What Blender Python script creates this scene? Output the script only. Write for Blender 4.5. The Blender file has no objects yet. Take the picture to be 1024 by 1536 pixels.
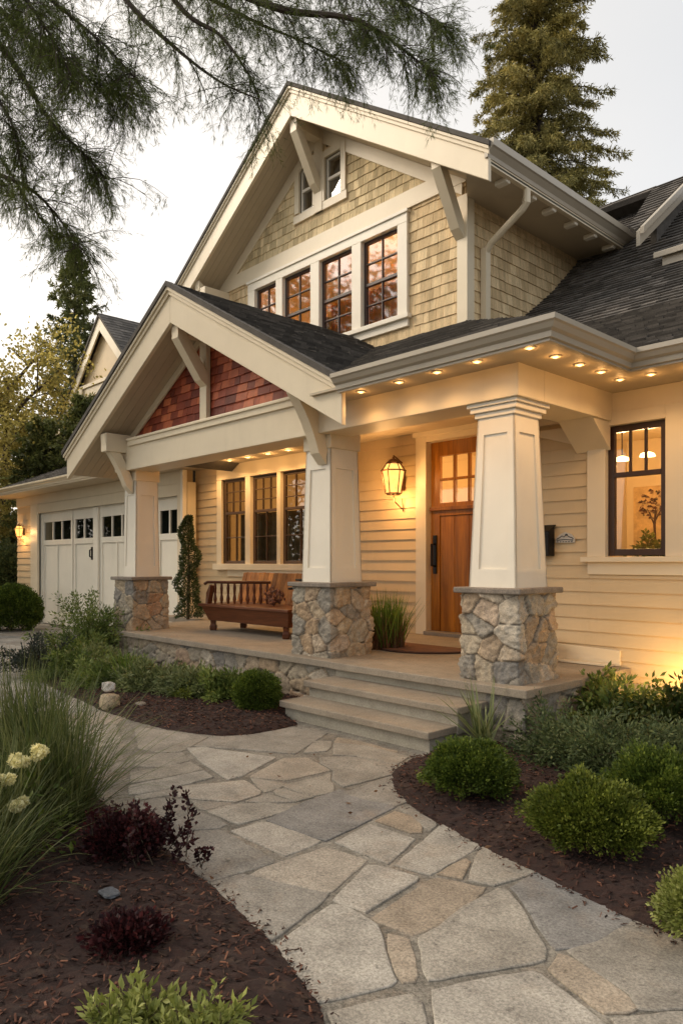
import bpy, bmesh, math, random
import numpy as np
from mathutils import Vector, Matrix, noise as mnoise

rnd = random.Random(7)
nrng = np.random.default_rng(7)
S = bpy.context.scene
COL = S.collection
R = math.radians

# ------------------------------------------------------------------ camera
FW = (-0.728, 0.686); RT = (0.686, 0.728); FPX = 1100.0; CH = 1.32; HZ = 844.0
cd = bpy.data.cameras.new('camera'); cam = bpy.data.objects.new('camera', cd); COL.objects.link(cam)
cam.location = (0, 0, CH); cam.rotation_euler = (R(90), 0, math.atan2(0.728, 0.686))
cd.sensor_fit = 'HORIZONTAL'; cd.sensor_width = 36; cd.lens = 36 * FPX / 1024
cd.shift_y = (HZ - 768) / 1024; cd.clip_end = 2000; cd.clip_start = 0.05
S.camera = cam

# ------------------------------------------------------------------ sky, sun, exposure
SUN_EL, SUN_AZ = 34.0, (-0.84, -0.54)          # low sun, off to the left of the house front
W = bpy.data.worlds.new('World'); S.world = W; W.use_nodes = True
nt = W.node_tree; bg = nt.nodes['Background']
sky = nt.nodes.new('ShaderNodeTexSky'); sky.sky_type = 'NISHITA'; sky.sun_disc = False
sky.sun_elevation = R(SUN_EL); sky.sun_rotation = math.atan2(SUN_AZ[0], SUN_AZ[1])
sky.air_density = 1.0; sky.dust_density = 2.5; sky.ozone_density = 1.0
hs = nt.nodes.new('ShaderNodeHueSaturation'); hs.inputs['Saturation'].default_value = 0.32
hs.inputs['Value'].default_value = 1.0
nt.links.new(sky.outputs[0], hs.inputs['Color'])
tc = nt.nodes.new('ShaderNodeTexCoord'); cn = nt.nodes.new('ShaderNodeTexNoise'); cn.inputs['Scale'].default_value = 1.6; cn.inputs['Detail'].default_value = 5
cm = nt.nodes.new('ShaderNodeMapping'); cm.inputs['Scale'].default_value = (1, 1, 3); nt.links.new(tc.outputs['Generated'], cm.inputs[0]); nt.links.new(cm.outputs[0], cn.inputs['Vector'])
cr = nt.nodes.new('ShaderNodeMapRange'); cr.inputs[1].default_value = 0.3; cr.inputs[2].default_value = 0.7; cr.inputs[3].default_value = 0.50; cr.inputs[4].default_value = 0.64; nt.links.new(cn.outputs['Fac'], cr.inputs[0])
veil = nt.nodes.new('ShaderNodeMix'); veil.data_type = 'RGBA'; gl = nt.nodes.new('ShaderNodeVectorMath'); gl.operation = 'DOT_PRODUCT'; gl.inputs[1].default_value = (-0.90, -0.30, 0.1); nt.links.new(tc.outputs['Generated'], gl.inputs[0])
gr = nt.nodes.new('ShaderNodeValToRGB'); gr.color_ramp.elements[0].position = 0.0; gr.color_ramp.elements[0].color = (3.75, 3.75, 3.7, 1); gr.color_ramp.elements[1].position = 0.85; gr.color_ramp.elements[1].color = (6.2, 5.35, 4.2, 1)   # thin high overcast, warmer towards the sun
nt.links.new(gl.outputs['Value'], gr.inputs[0]); nt.links.new(gr.outputs[0], veil.inputs[7])
nt.links.new(cr.outputs[0], veil.inputs[0]); nt.links.new(hs.outputs[0], veil.inputs[6]); nt.links.new(veil.outputs[2], bg.inputs[0])
bg.inputs[1].default_value = 0.15
sd = bpy.data.lights.new('sun', 'SUN'); sun = bpy.data.objects.new('sun', sd); COL.objects.link(sun)
sd.energy = 1.4; sd.angle = R(24); sd.color = (1.0, 0.83, 0.62)
el = R(SUN_EL)
to_sun = Vector((SUN_AZ[0] * math.cos(el), SUN_AZ[1] * math.cos(el), math.sin(el))).normalized()
sun.rotation_euler = to_sun.to_track_quat('Z', 'Y').to_euler()
S.view_settings.view_transform = 'Standard'; S.view_settings.look = 'None'
S.view_settings.exposure = 0.76; S.view_settings.gamma = 1.0

# ------------------------------------------------------------------ helpers
def gz(x, y):
    t = min(1, max(0, (-9 - x) / 6)); return -0.16 * t * t * (3 - 2 * t)
def gnd(px, py, z=0.0):
    d = (CH - z) * FPX / (py - HZ); a = (px - 512) / FPX
    return (d * (FW[0] + RT[0] * a), d * (FW[1] + RT[1] * a))
def at(px, py, d):
    a = (px - 512) / FPX
    return Vector((d * (FW[0] + RT[0] * a), d * (FW[1] + RT[1] * a), CH + (HZ - py) * d / FPX))

class MB:
    def __init__(s): s.v = []; s.f = []; s.t = []
    def add(s, vs, fs, tone=0.5):
        b = len(s.v); s.v += [tuple(p) for p in vs]
        for f in fs: s.f.append(tuple(i + b for i in f)); s.t.append(tone)
        return s
    def box(s, x0, x1, y0, y1, z0, z1, tone=0.5):
        vs = [(x, y, z) for z in (z0, z1) for y in (y0, y1) for x in (x0, x1)]
        return s.add(vs, [(0, 2, 3, 1), (4, 5, 7, 6), (0, 1, 5, 4), (2, 6, 7, 3), (0, 4, 6, 2), (1, 3, 7, 5)], tone)
    def prism(s, pts, vec, tone=0.5):
        n = len(pts); pts = [Vector(p) for p in pts]; vec = Vector(vec)
        nn = Vector((0, 0, 0))
        for i in range(n): nn += pts[i].cross(pts[(i + 1) % n])
        if nn.dot(vec) > 0: pts = pts[::-1]
        vs = pts + [p + vec for p in pts]
        fs = [tuple(range(n)), tuple(range(2 * n - 1, n - 1, -1))]
        for i in range(n):
            j = (i + 1) % n; fs.append((j, i, n + i, n + j))
        return s.add(vs, fs, tone)
    def tube(s, path, rad, seg=8, tone=0.5, cap=True):
        path = [Vector(p) for p in path]; n = len(path)
        rs = rad if isinstance(rad, (list, tuple)) else [rad] * n
        vs = []
        up = Vector((0, 0, 1)); prev = None
        for i, p in enumerate(path):
            t = (path[min(i + 1, n - 1)] - path[max(i - 1, 0)])
            if t.length < 1e-9: t = Vector((0, 0, 1))
            t.normalize()
            if prev is None:
                a = t.cross(up if abs(t.z) < 0.95 else Vector((1, 0, 0))).normalized()
            else:
                a = (prev - t * prev.dot(t)); a = a.normalized() if a.length > 1e-6 else t.orthogonal().normalized()
            prev = a; b = t.cross(a)
            for k in range(seg):
                q = 2 * math.pi * k / seg; vs.append(p + (a * math.cos(q) + b * math.sin(q)) * rs[i])
        fs = []
        for i in range(n - 1):
            for k in range(seg):
                l = (k + 1) % seg; fs.append((i * seg + k, i * seg + l, (i + 1) * seg + l, (i + 1) * seg + k))
        if cap: fs += [tuple(range(seg - 1, -1, -1)), tuple((n - 1) * seg + k for k in range(seg))]
        return s.add(vs, fs, tone)
    def lathe(s, prof, c=(0, 0, 0), seg=24, tone=0.5):
        vs = []; n = len(prof)
        for r, z in prof:
            for k in range(seg):
                q = 2 * math.pi * k / seg; vs.append((c[0] + r * math.cos(q), c[1] + r * math.sin(q), c[2] + z))
        fs = []
        for i in range(n - 1):
            for k in range(seg):
                l = (k + 1) % seg; fs.append((i * seg + k, i * seg + l, (i + 1) * seg + l, (i + 1) * seg + k))
        fs += [tuple(range(seg - 1, -1, -1)), tuple((n - 1) * seg + k for k in range(seg))]
        return s.add(vs, fs, tone)

def link(o, parent=None):
    COL.objects.link(o)
    if parent is not None:
        o.parent = parent
        r = parent
        off = Vector((0, 0, 0))
        while r is not None: off += r.location; r = r.parent
        o.matrix_parent_inverse = Matrix.Identity(4)
        if o.type == 'MESH' and not o.get('_local'):
            o.data.transform(Matrix.Translation(-off))
    return o
def mesh_obj(name, v, f, mats, parent=None, tones=None, smooth=False, bevel=0, dom='FACE', extra=None, midx=None):
    me = bpy.data.meshes.new(name); me.from_pydata([tuple(p) for p in v] if not isinstance(v, list) else v, [], f)
    if not isinstance(mats, (list, tuple)): mats = [mats]
    for m in mats: me.materials.append(m)
    if tones is not None:
        a = me.attributes.new('tone', 'FLOAT', dom); a.data.foreach_set('value', np.asarray(tones, dtype=np.float32))
    if extra is not None:
        a = me.attributes.new('mortar', 'FLOAT', 'POINT'); a.data.foreach_set('value', np.asarray(extra, dtype=np.float32))
    if midx is not None: me.polygons.foreach_set('material_index', midx)
    if smooth: me.polygons.foreach_set('use_smooth', [True] * len(me.polygons))
    me.validate(); me.update()
    o = bpy.data.objects.new(name, me)
    if bevel:
        b = o.modifiers.new('bevel', 'BEVEL'); b.width = bevel; b.segments = 2; b.limit_method = 'ANGLE'; b.angle_limit = R(40)
    return link(o, parent)
def part(name, mb, mat, parent=None, bevel=0, smooth=False, label=None):
    o = mesh_obj(name, mb.v, mb.f, mat, parent, mb.t, smooth, bevel)
    if label: o['label'] = label
    return o
def tag(o, label, cat, group=None):
    o['label'] = label; o['category'] = cat
    if group: o['group'] = group
    return o
def empty(name, loc, label=None, cat=None, group=None, parent=None):
    o = bpy.data.objects.new(name, None); COL.objects.link(o); o.empty_display_size = 0.2
    o.location = loc
    if parent is not None:
        off = Vector((0, 0, 0)); r = parent
        while r is not None: off += r.location; r = r.parent
        o.parent = parent; o.location = Vector(loc) - off
    if label: tag(o, label, cat, group)
    return o
def structure(o): o['kind'] = 'structure'; return o
def stuff(o): o['kind'] = 'stuff'; return o

# ------------------------------------------------------------------ materials
def newmat(name):
    m = bpy.data.materials.new(name); m.use_nodes = True; t = m.node_tree
    return m, t, t.nodes['Principled BSDF']
def N(t, typ, **kw):
    n = t.nodes.new(typ)
    for k, v in kw.items():
        if k in n.inputs: n.inputs[k].default_value = v
        else: setattr(n, k, v)
    return n
def coords(t, scale=(1, 1, 1)):
    g = N(t, 'ShaderNodeNewGeometry'); mp = N(t, 'ShaderNodeMapping'); mp.inputs['Scale'].default_value = scale
    t.links.new(g.outputs['Position'], mp.inputs[0]); return mp.outputs[0]
def noise_tex(t, scale, detail=6, rough=0.6, vec=None, dist=0):
    n = N(t, 'ShaderNodeTexNoise'); n.inputs['Scale'].default_value = scale; n.inputs['Detail'].default_value = detail
    n.inputs['Roughness'].default_value = rough; n.inputs['Distortion'].default_value = dist
    t.links.new(vec if vec is not None else coords(t), n.inputs['Vector']); return n.outputs['Fac']
def ramp(t, fac, stops, interp='LINEAR'):
    r = N(t, 'ShaderNodeValToRGB'); r.color_ramp.interpolation = interp
    while len(r.color_ramp.elements) < len(stops): r.color_ramp.elements.new(0.5)
    for e, (p, c) in zip(r.color_ramp.elements, stops):
        e.position = p; e.color = (*c, 1) if len(c) == 3 else c
    t.links.new(fac, r.inputs[0]); return r.outputs[0]
def mixc(t, a, b, fac, mode='MIX'):
    m = N(t, 'ShaderNodeMix', data_type='RGBA', blend_type=mode)
    for s, v in ((6, a), (7, b), (0, fac)):
        if hasattr(v, 'is_output'): t.links.new(v, m.inputs[s])
        elif isinstance(v, tuple): m.inputs[s].default_value = (*v, 1) if len(v) == 3 else v
        else: m.inputs[s].default_value = v
    return m.outputs[2]
def attr(t, name): return N(t, 'ShaderNodeAttribute', attribute_name=name).outputs['Fac']
def bump(t, p, h, strength=0.3, dist=0.01):
    b = N(t, 'ShaderNodeBump'); b.inputs['Strength'].default_value = strength; b.inputs['Distance'].default_value = dist
    t.links.new(h, b.inputs['Height']); t.links.new(b.outputs[0], p.inputs['Normal'])

def m_paint(name, col, rough=0.5, var=0.10, grime=(0.35, 0.3, 0.22), gr=0.25, bs=0.12, tonevar=0.0):
    m, t, p = newmat(name)
    big = noise_tex(t, 1.3, 6, 0.62); fine = noise_tex(t, 38, 4, 0.6)
    a = tuple(c * (1 - var) for c in col); b = tuple(min(1, c * (1 + var)) for c in col)
    c = ramp(t, big, [(0.3, a), (0.7, b)])
    if tonevar:
        c = mixc(t, c, ramp(t, attr(t, 'tone'), [(0, tuple(x * (1 - tonevar) for x in (1, 1, 1))), (1, (1 + tonevar * .3,) * 3)]), 1.0, 'MULTIPLY')
    st = noise_tex(t, 3.2, 8, 0.72, coords(t, (1, 1, 0.35)))
    g = ramp(t, st, [(0.52, (0, 0, 0)), (0.8, (gr, gr, gr))])
    c = mixc(t, c, tuple(x * y for x, y in zip(col, grime)), g)
    t.links.new(c, p.inputs['Base Color']); p.inputs['Roughness'].default_value = rough
    bump(t, p, fine, bs, 0.004); return m
def m_wood(name, dark, light, scale=9, axis=(1, 1, 0.06), rough=0.4, tonevar=0.35):
    m, t, p = newmat(name)
    v = coords(t, axis)
    n1 = noise_tex(t, scale, 8, 0.65, v, 0.6); n2 = noise_tex(t, scale * 7, 4, 0.6, v)
    c = ramp(t, n1, [(0.28, dark), (0.5, tuple((a + b) / 2 for a, b in zip(dark, light))), (0.72, light)])
    c = mixc(t, c, ramp(t, n2, [(0.3, (0.72,) * 3), (0.7, (1.1,) * 3)]), 1.0, 'MULTIPLY')
    c = mixc(t, c, ramp(t, attr(t, 'tone'), [(0, (1 - tonevar,) * 3), (1, (1 + tonevar,) * 3)]), 1.0, 'MULTIPLY')
    t.links.new(c, p.inputs['Base Color']); p.inputs['Roughness'].default_value = rough; p.inputs['Specular IOR Level'].default_value = 0.22
    bump(t, p, n2, 0.25, 0.004); return m
def m_shingle(name, stops, streak=(1, 1, 0.12), sscale=14, rough=0.85, bs=0.5):
    m, t, p = newmat(name)
    c = ramp(t, attr(t, 'tone'), stops)
    n1 = noise_tex(t, sscale, 6, 0.7, coords(t, streak)); n2 = noise_tex(t, 90, 3, 0.7)
    c = mixc(t, c, ramp(t, n1, [(0.25, (0.62,) * 3), (0.62, (1.08,) * 3)]), 1.0, 'MULTIPLY')
    c = mixc(t, c, ramp(t, n2, [(0.3, (0.8,) * 3), (0.7, (1.15,) * 3)]), 1.0, 'MULTIPLY')
    t.links.new(c, p.inputs['Base Color']); p.inputs['Roughness'].default_value = rough
    bump(t, p, mixc(t, n1, n2, 0.4), bs, 0.006); return m
def m_stone(name, stops, mortar, sc=1.0, rough=0.9, usemortar=True, bs=0.6, k=1.0):
    m, t, p = newmat(name)
    c = ramp(t, attr(t, 'tone'), stops)
    n1 = noise_tex(t, 5 * sc, 8, 0.75); n2 = noise_tex(t, 85, 5, 0.85); n3 = noise_tex(t, 22 * sc, 6, 0.75)
    c = mixc(t, c, ramp(t, n1, [(0.36, (1 - .40 * k, 1 - .42 * k, 1 - .45 * k)), (0.64, (1 + .28 * k, 1 + .26 * k, 1 + .22 * k))]), 1.0, 'MULTIPLY')
    c = mixc(t, c, (0.30, 0.20, 0.12), ramp(t, noise_tex(t, 3.1 * sc, 6, 0.7), [(0.54, (0, 0, 0)), (0.70, (0.40 * k,) * 3)]))
    c = mixc(t, c, ramp(t, n2, [(0.40, (1 - .45 * k,) * 3), (0.60, (1 + .38 * k,) * 3)]), 1.0, 'MULTIPLY')
    c = mixc(t, c, ramp(t, n3, [(0.33, (1 - .65 * k,) * 3), (0.41, (1.0,) * 3)]), 1.0, 'MULTIPLY')
    if usemortar: c = mixc(t, c, mixc(t, mortar, ramp(t, n2, [(0.3, (0.7,) * 3), (0.7, (1.2,) * 3)]), 1.0, 'MULTIPLY'), attr(t, 'mortar'))
    t.links.new(c, p.inputs['Base Color']); p.inputs['Roughness'].default_value = rough
    bump(t, p, mixc(t, n3, n2, 0.5), bs, 0.008); return m
def m_leaf(name, dark, mid, light, rough=0.55, trans=0.25, patch=2.0):
    m, t, p = newmat(name)
    c = ramp(t, attr(t, 'tone'), [(0.0, dark), (0.5, mid), (1.0, light)])
    c = mixc(t, c, ramp(t, noise_tex(t, patch, 3, 0.6), [(0.3, (0.7, 0.72, 0.7)), (0.7, (1.25, 1.2, 1.0))]), 1.0, 'MULTIPLY')
    t.links.new(c, p.inputs['Base Color']); p.inputs['Roughness'].default_value = rough
    p.inputs['Specular IOR Level'].default_value = 0.3
    tr = N(t, 'ShaderNodeBsdfTranslucent'); t.links.new(c, tr.inputs[0])
    mx = N(t, 'ShaderNodeMixShader'); mx.inputs[0].default_value = trans
    t.links.new(p.outputs[0], mx.inputs[1]); t.links.new(tr.outputs[0], mx.inputs[2])
    t.links.new(mx.outputs[0], t.nodes['Material Output'].inputs[0]); return m
def m_flat(name, col, rough=0.5, metal=0.0, nz=0.12):
    m, t, p = newmat(name)
    c = ramp(t, noise_tex(t, 12, 5, 0.65), [(0.3, tuple(x * (1 - nz) for x in col)), (0.7, tuple(x * (1 + nz) for x in col))])
    t.links.new(c, p.inputs['Base Color']); p.inputs['Roughness'].default_value = rough; p.inputs['Metallic'].default_value = metal
    bump(t, p, noise_tex(t, 60, 3, 0.6), 0.1, 0.003); return m
def m_emit(name, col, s):
    m, t, p = newmat(name); e = N(t, 'ShaderNodeEmission'); e.inputs[0].default_value = (*col, 1); e.inputs[1].default_value = s
    n = ramp(t, noise_tex(t, 18, 2), [(0.2, (0.75,) * 3), (0.8, (1.15,) * 3)])
    t.links.new(mixc(t, n, col, 1.0, 'MULTIPLY'), e.inputs[0])
    t.links.new(e.outputs[0], t.nodes['Material Output'].inputs[0]); return m
def m_glass(name, base=0.12, tint=(0.95, 0.95, 0.93), gr=0.015):
    m, t, p = newmat(name)
    tr = N(t, 'ShaderNodeBsdfTransparent'); tr.inputs[0].default_value = (*tint, 1)
    gl = N(t, 'ShaderNodeBsdfGlossy'); gl.inputs['Roughness'].default_value = gr
    b = N(t, 'ShaderNodeBump'); b.inputs['Strength'].default_value = 0.10; b.inputs['Distance'].default_value = 0.01
    t.links.new(noise_tex(t, 2.2, 2, 0.5), b.inputs['Height']); t.links.new(b.outputs[0], gl.inputs['Normal'])
    lw = N(t, 'ShaderNodeFresnel'); lw.inputs[0].default_value = 1.5
    ad = N(t, 'ShaderNodeMath', operation='ADD'); ad.inputs[1].default_value = base; ad.use_clamp = True
    t.links.new(lw.outputs[0], ad.inputs[0])
    mx = N(t, 'ShaderNodeMixShader'); t.links.new(ad.outputs[0], mx.inputs[0])
    t.links.new(tr.outputs[0], mx.inputs[1]); t.links.new(gl.outputs[0], mx.inputs[2])
    t.links.new(mx.outputs[0], t.nodes['Material Output'].inputs[0]); return m

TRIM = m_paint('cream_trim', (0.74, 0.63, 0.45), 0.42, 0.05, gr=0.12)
TRIMW = m_paint('white_trim', (0.80, 0.73, 0.60), 0.42, 0.05, gr=0.10)
SIDE = m_paint('beige_siding', (0.64, 0.49, 0.29), 0.55, 0.07, gr=0.18, tonevar=0.12)
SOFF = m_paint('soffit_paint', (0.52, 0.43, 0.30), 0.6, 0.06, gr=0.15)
GUT = m_paint('gutter_paint', (0.46, 0.40, 0.31), 0.35, 0.05, gr=0.15)
GAR = m_paint('garage_paint', (0.85, 0.79, 0.66), 0.45, 0.05, gr=0.12)
SHUP = m_shingle('weathered_shingles', [(0, (0.4664, 0.3602, 0.196)), (0.5, (0.6841, 0.5366, 0.301)), (1, (0.8707, 0.6909, 0.406))], (1, 1, 0.07), 30, bs=0.7)
SHIN = m_shingle('cream_shingles', [(0, (0.5688, 0.4144, 0.2216)), (0.5, (0.7111, 0.5274, 0.2955)), (1, (0.8015, 0.6154, 0.357))], (1, 1, 0.10), 18, bs=0.5)
SHRED = m_shingle('red_cedar_shingles', [(0, (0.15, 0.022, 0.008)), (0.5, (0.315, 0.0572, 0.02)), (1, (0.6, 0.165, 0.06))], (1, 1, 0.3), 12, 0.6)
ROOF = m_shingle('asphalt_shingles', [(0, (0.068, 0.060, 0.052)), (0.5, (0.108, 0.096, 0.083)), (1, (0.170, 0.150, 0.130))], (1, 1, 1), 9, 0.95, 0.6)
STONE = m_stone('rubble_stone', [(0, (0.22, 0.205, 0.185)), (0.25, (0.34, 0.30, 0.235)), (0.45, (0.42, 0.345, 0.245)), (0.65, (0.39, 0.275, 0.17)), (0.9, (0.50, 0.44, 0.35)), (1, (0.36, 0.18, 0.08))], (0.15, 0.125, 0.095), 1.5, k=.62)  # mortar colour darkened to deepen the shadows between stones
CAPST = m_stone('bluestone_cap', [(0, (0.21, 0.175, 0.14)), (1, (0.26, 0.22, 0.18))], (0, 0, 0), 1.0, 0.8, False, 0.3, .6)
DECKM = m_stone('deck_stone', [(0, (0.27, 0.225, 0.17)), (1, (0.30, 0.25, 0.19))], (0, 0, 0), 0.7, 0.8, False, 0.2, .45)
FLAG = m_stone('flagstone', [(0, (0.1984, 0.1928, 0.1852)), (0.25, (0.248, 0.2314, 0.2039)), (0.5, (0.292, 0.2645, 0.2204)), (0.75, (0.3747, 0.3505, 0.3064)), (1.0, (0.2992, 0.2422, 0.1786))], (0, 0, 0), 0.8, 0.85, False, 0.45, .78)
MORT = m_stone('path_mortar', [(0, (0.20, 0.185, 0.155)), (1, (0.22, 0.2, 0.17))], (0, 0, 0), 1.0, 0.95, False, 0.3)
CONC = m_stone('concrete', [(0, (0.34, 0.31, 0.245)), (1, (0.38, 0.345, 0.275))], (0, 0, 0), 1.0, 0.9, False, 0.2, .35)
MULCH = m_stone('bark_mulch', [(0, (0.015, 0.0069, 0.005)), (0.4, (0.045, 0.0184, 0.012)), (0.8, (0.1125, 0.0437, 0.026)), (1, (0.24, 0.1035, 0.058))], (0, 0, 0), 4.0, 0.95, False, 1.0, .35)
SOIL = m_stone('soil', [(0, (0.05, 0.05, 0.03)), (1, (0.06, 0.05, 0.03))], (0, 0, 0), 1.0, 0.95, False, 0.8)
DOORW = m_wood('door_wood', (0.13, 0.038, 0.004), (0.46, 0.175, 0.016), 8, (1, 1, 0.07), 0.35)
BENCHW = m_wood('bench_wood', (0.075, 0.024, 0.010), (0.17, 0.058, 0.023), 7, (0.1, 1, 1), 0.4)
SLATW = m_wood('slat_wood', (0.286, 0.0975, 0.0208), (0.702, 0.286, 0.0715), 6, (1, 1, 0.06), 0.45, 0.5)
DARKF = m_flat('dark_bronze_sash', (0.040, 0.018, 0.012), 0.4)
BROWNF = m_flat('brown_sash', (0.085, 0.050, 0.028), 0.45)
IRON = m_flat('dark_iron', (0.012, 0.010, 0.009), 0.45, 0.6)
COPPER = m_flat('aged_copper', (0.10, 0.045, 0.022), 0.45, 0.7)
GLASS = m_glass('window_glass', 0.05)
GLASSUP = m_glass('upper_glass', 0.22, gr=0.035)
GLASSDK = m_glass('garage_glass', -0.03, (0.6, 0.62, 0.58))
WARMW = m_paint('room_wall', (0.70, 0.58, 0.38), 0.7, 0.05)
CURT = m_flat('amber_glow_curtain', (0.62, 0.26, 0.06), 0.8, 0, 0.35)  # orange stands in for the glow seen in the lower upstairs sashes
SHEER = m_flat('sheer_curtain', (0.22, 0.17, 0.10), 0.9, 0, 0.3)
MATM = m_flat('coir_mat', (0.13, 0.055, 0.026), 0.95, 0, 0.3)
BARK = m_flat('bark', (0.060, 0.042, 0.030), 0.9, 0, 0.4)
TWIG = m_flat('twig', (0.07, 0.05, 0.03), 0.9, 0, 0.3)
BULB = m_emit('warm_bulb', (1.0, 0.62, 0.25), 6.0)
LENS = m_emit('recessed_lens', (1.0, 0.58, 0.20), 3.2)
LANTG = m_emit('lantern_glass', (1.0, 0.47, 0.11), 1.35)
LAMPL = m_emit('garden_lamp_lens', (1.0, 0.60, 0.22), 14.0)

# ------------------------------------------------------------------ surface builders
def front(Y):  return lambda u, v, w: (u, Y - w, v)
def east(X):   return lambda u, v, w: (X + w, u, v)
def clip_poly(poly, a, b):
    out = []; n = len(poly)
    def side(p): return (b[0] - a[0]) * (p[1] - a[1]) - (b[1] - a[1]) * (p[0] - a[0])
    for i in range(n):
        p, q = poly[i], poly[(i + 1) % n]; sp, sq = side(p), side(q)
        if sp >= 0: out.append(p)
        if (sp >= 0) != (sq >= 0):
            k = sp / (sp - sq); out.append((p[0] + (q[0] - p[0]) * k, p[1] + (q[1] - p[1]) * k))
    return out
def clip_to(poly, region):
    ar = sum(region[i][0] * region[(i + 1) % len(region)][1] - region[(i + 1) % len(region)][0] * region[i][1] for i in range(len(region)))
    rg = region if ar > 0 else region[::-1]
    for i in range(len(rg)):
        poly = clip_poly(poly, rg[i], rg[(i + 1) % len(rg)])
        if len(poly) < 3: return []
    return poly
def slab(mb, poly, T, hfun, tone, back=0.0):
    n = len(poly)
    vs = [T(u, v, hfun(u, v)) for u, v in poly] + [T(u, v, -back) for u, v in poly]
    fs = [tuple(range(n))] + [((i + 1) % n, i, n + i, n + (i + 1) % n) for i in range(n)]
    mb.add(vs, fs, tone)
def rects(x0, x1, z0, z1, ops):
    xs = sorted({x0, x1} | {max(x0, min(x1, c)) for o in ops for c in o[:2]})
    out = []
    for a, b in zip(xs, xs[1:]):
        if b - a < 1e-4: continue
        m = (a + b) / 2; iv = [(z0, z1)]
        for o in ops:
            if o[0] < m < o[1]:
                nv = []
                for p, q in iv:
                    if o[2] > p: nv.append((p, min(q, o[2])))
                    if o[3] < q: nv.append((max(p, o[3]), q))
                iv = [w for w in nv if w[1] - w[0] > 1e-4]
        out += [(a, b, p, q) for p, q in iv]
    return out
def lap_siding(mb, T, u0, u1, v0, v1, ops=(), exp=0.135, th=0.016, vbase=0.0):
    k = math.floor((v0 - vbase) / exp)
    while vbase + k * exp < v1:
        a, b = vbase + k * exp, vbase + (k + 1) * exp
        aa, bb = max(a, v0), min(b, v1); tone = rnd.uniform(0.15, 1)
        cuts = [u0]; u = u0 + rnd.uniform(0.6, 3.5)
        while u < u1 - 0.3: cuts.append(u); u += rnd.uniform(2.2, 3.8)
        cuts.append(u1)
        for c0, c1 in zip(cuts, cuts[1:]):
            tone = rnd.uniform(0.15, 1)
            for (p, q, r0, r1) in rects(c0, c1, aa, bb, ops):
                slab(mb, [(p + 0.0006, r0), (q - 0.0006, r0), (q - 0.0006, r1), (p + 0.0006, r1)], T, lambda uu, vv: 0.002 + th * (b - vv) / exp, tone, 0.01)
        k += 1
def shingles(mb, T, region, exp, wr, th, ops=(), stag=0.0, gap=0.004, tonef=None):
    us = [p[0] for p in region]; vs = [p[1] for p in region]
    v = min(vs); k = 0
    while v < max(vs):
        u = min(us) - rnd.uniform(0, wr[1])
        while u < max(us):
            w = rnd.uniform(*wr); dv = rnd.uniform(-stag, stag) if stag else 0
            lo = v + dv - 0.0005 if k else v
            poly = clip_to([(u, lo), (u + w - gap, lo), (u + w - gap, v + exp), (u, v + exp)], region)
            cu, cv = u + w / 2, v + exp / 2
            if poly and not any(o[0] < cu < o[1] and o[2] < cv < o[3] for o in ops):
                tn = tonef(cu, cv) if tonef else rnd.random(); t2 = th * rnd.uniform(0.8, 1.25)
                slab(mb, poly, T, lambda uu, vv: 0.003 + max(0, t2 * (v + exp - vv) / exp), tn, 0.004)
            u += w
        v += exp; k += 1
def roof_T(O, U, Wd):
    O, U, Wd = Vector(O), Vector(U).normalized(), Vector(Wd).normalized(); Nn = U.cross(Wd).normalized()
    if Nn.z < 0: Nn = -Nn
    return (lambda u, v, w: O + U * u + Wd * v + Nn * w), O, U, Wd, Nn
def roof_face(mbt, mbs, pts, U, thick=0.10, exp=0.14, wr=(0.13, 0.26), th=0.014):
    """pts: 3D coplanar roof outline; U: eave direction; tabs into mbt, the slab into mbs."""
    P = [Vector(p) for p in pts]
    nn = Vector((0, 0, 0))
    for i in range(len(P)): nn += (P[i] - P[0]).cross(P[(i + 1) % len(P)] - P[0])
    nn.normalize()
    if nn.z < 0: nn = -nn
    U = Vector(U).normalized(); Wd = nn.cross(U)
    if Wd.z < 0: Wd = -Wd
    O = P[0]; T = lambda u, v, w: O + U * u + Wd * v + nn * w
    reg = [((p - O).dot(U), (p - O).dot(Wd)) for p in P]
    shingles(mbt, T, reg, exp, wr, th, stag=0.012, gap=0.003)
    mbs.prism(P, nn * -thick)
def sweep(mb, path, prof, closed=False):
    """profile (out, z) swept along an XY polyline with mitred corners; 'out' is to the right of travel."""
    n = len(path); P = [Vector((p[0], p[1])) for p in path]; rings = []
    for i in range(n):
        d0 = (P[i] - P[i - 1]).normalized() if i > 0 else (P[1] - P[0]).normalized()
        d1 = (P[i + 1] - P[i]).normalized() if i < n - 1 else d0
        n0 = Vector((d0.y, -d0.x)); n1 = Vector((d1.y, -d1.x)); m = (n0 + n1); m = m / max(0.2, m.dot(n0))
        z0 = path[i][2] if len(path[i]) > 2 else 0
        rings.append([(P[i].x + m.x * o, P[i].y + m.y * o, z0 + z) for o, z in prof])
    k = len(prof); vs = [p for r in rings for p in r]; fs = []
    for i in range(n - 1):
        for j in range(k):
            l = (j + 1) % k; fs.append((i * k + j, (i + 1) * k + j, (i + 1) * k + l, i * k + l))
    fs += [tuple(range(k)), tuple((n - 1) * k + j for j in range(k - 1, -1, -1))]
    mb.add(vs, fs)
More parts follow.
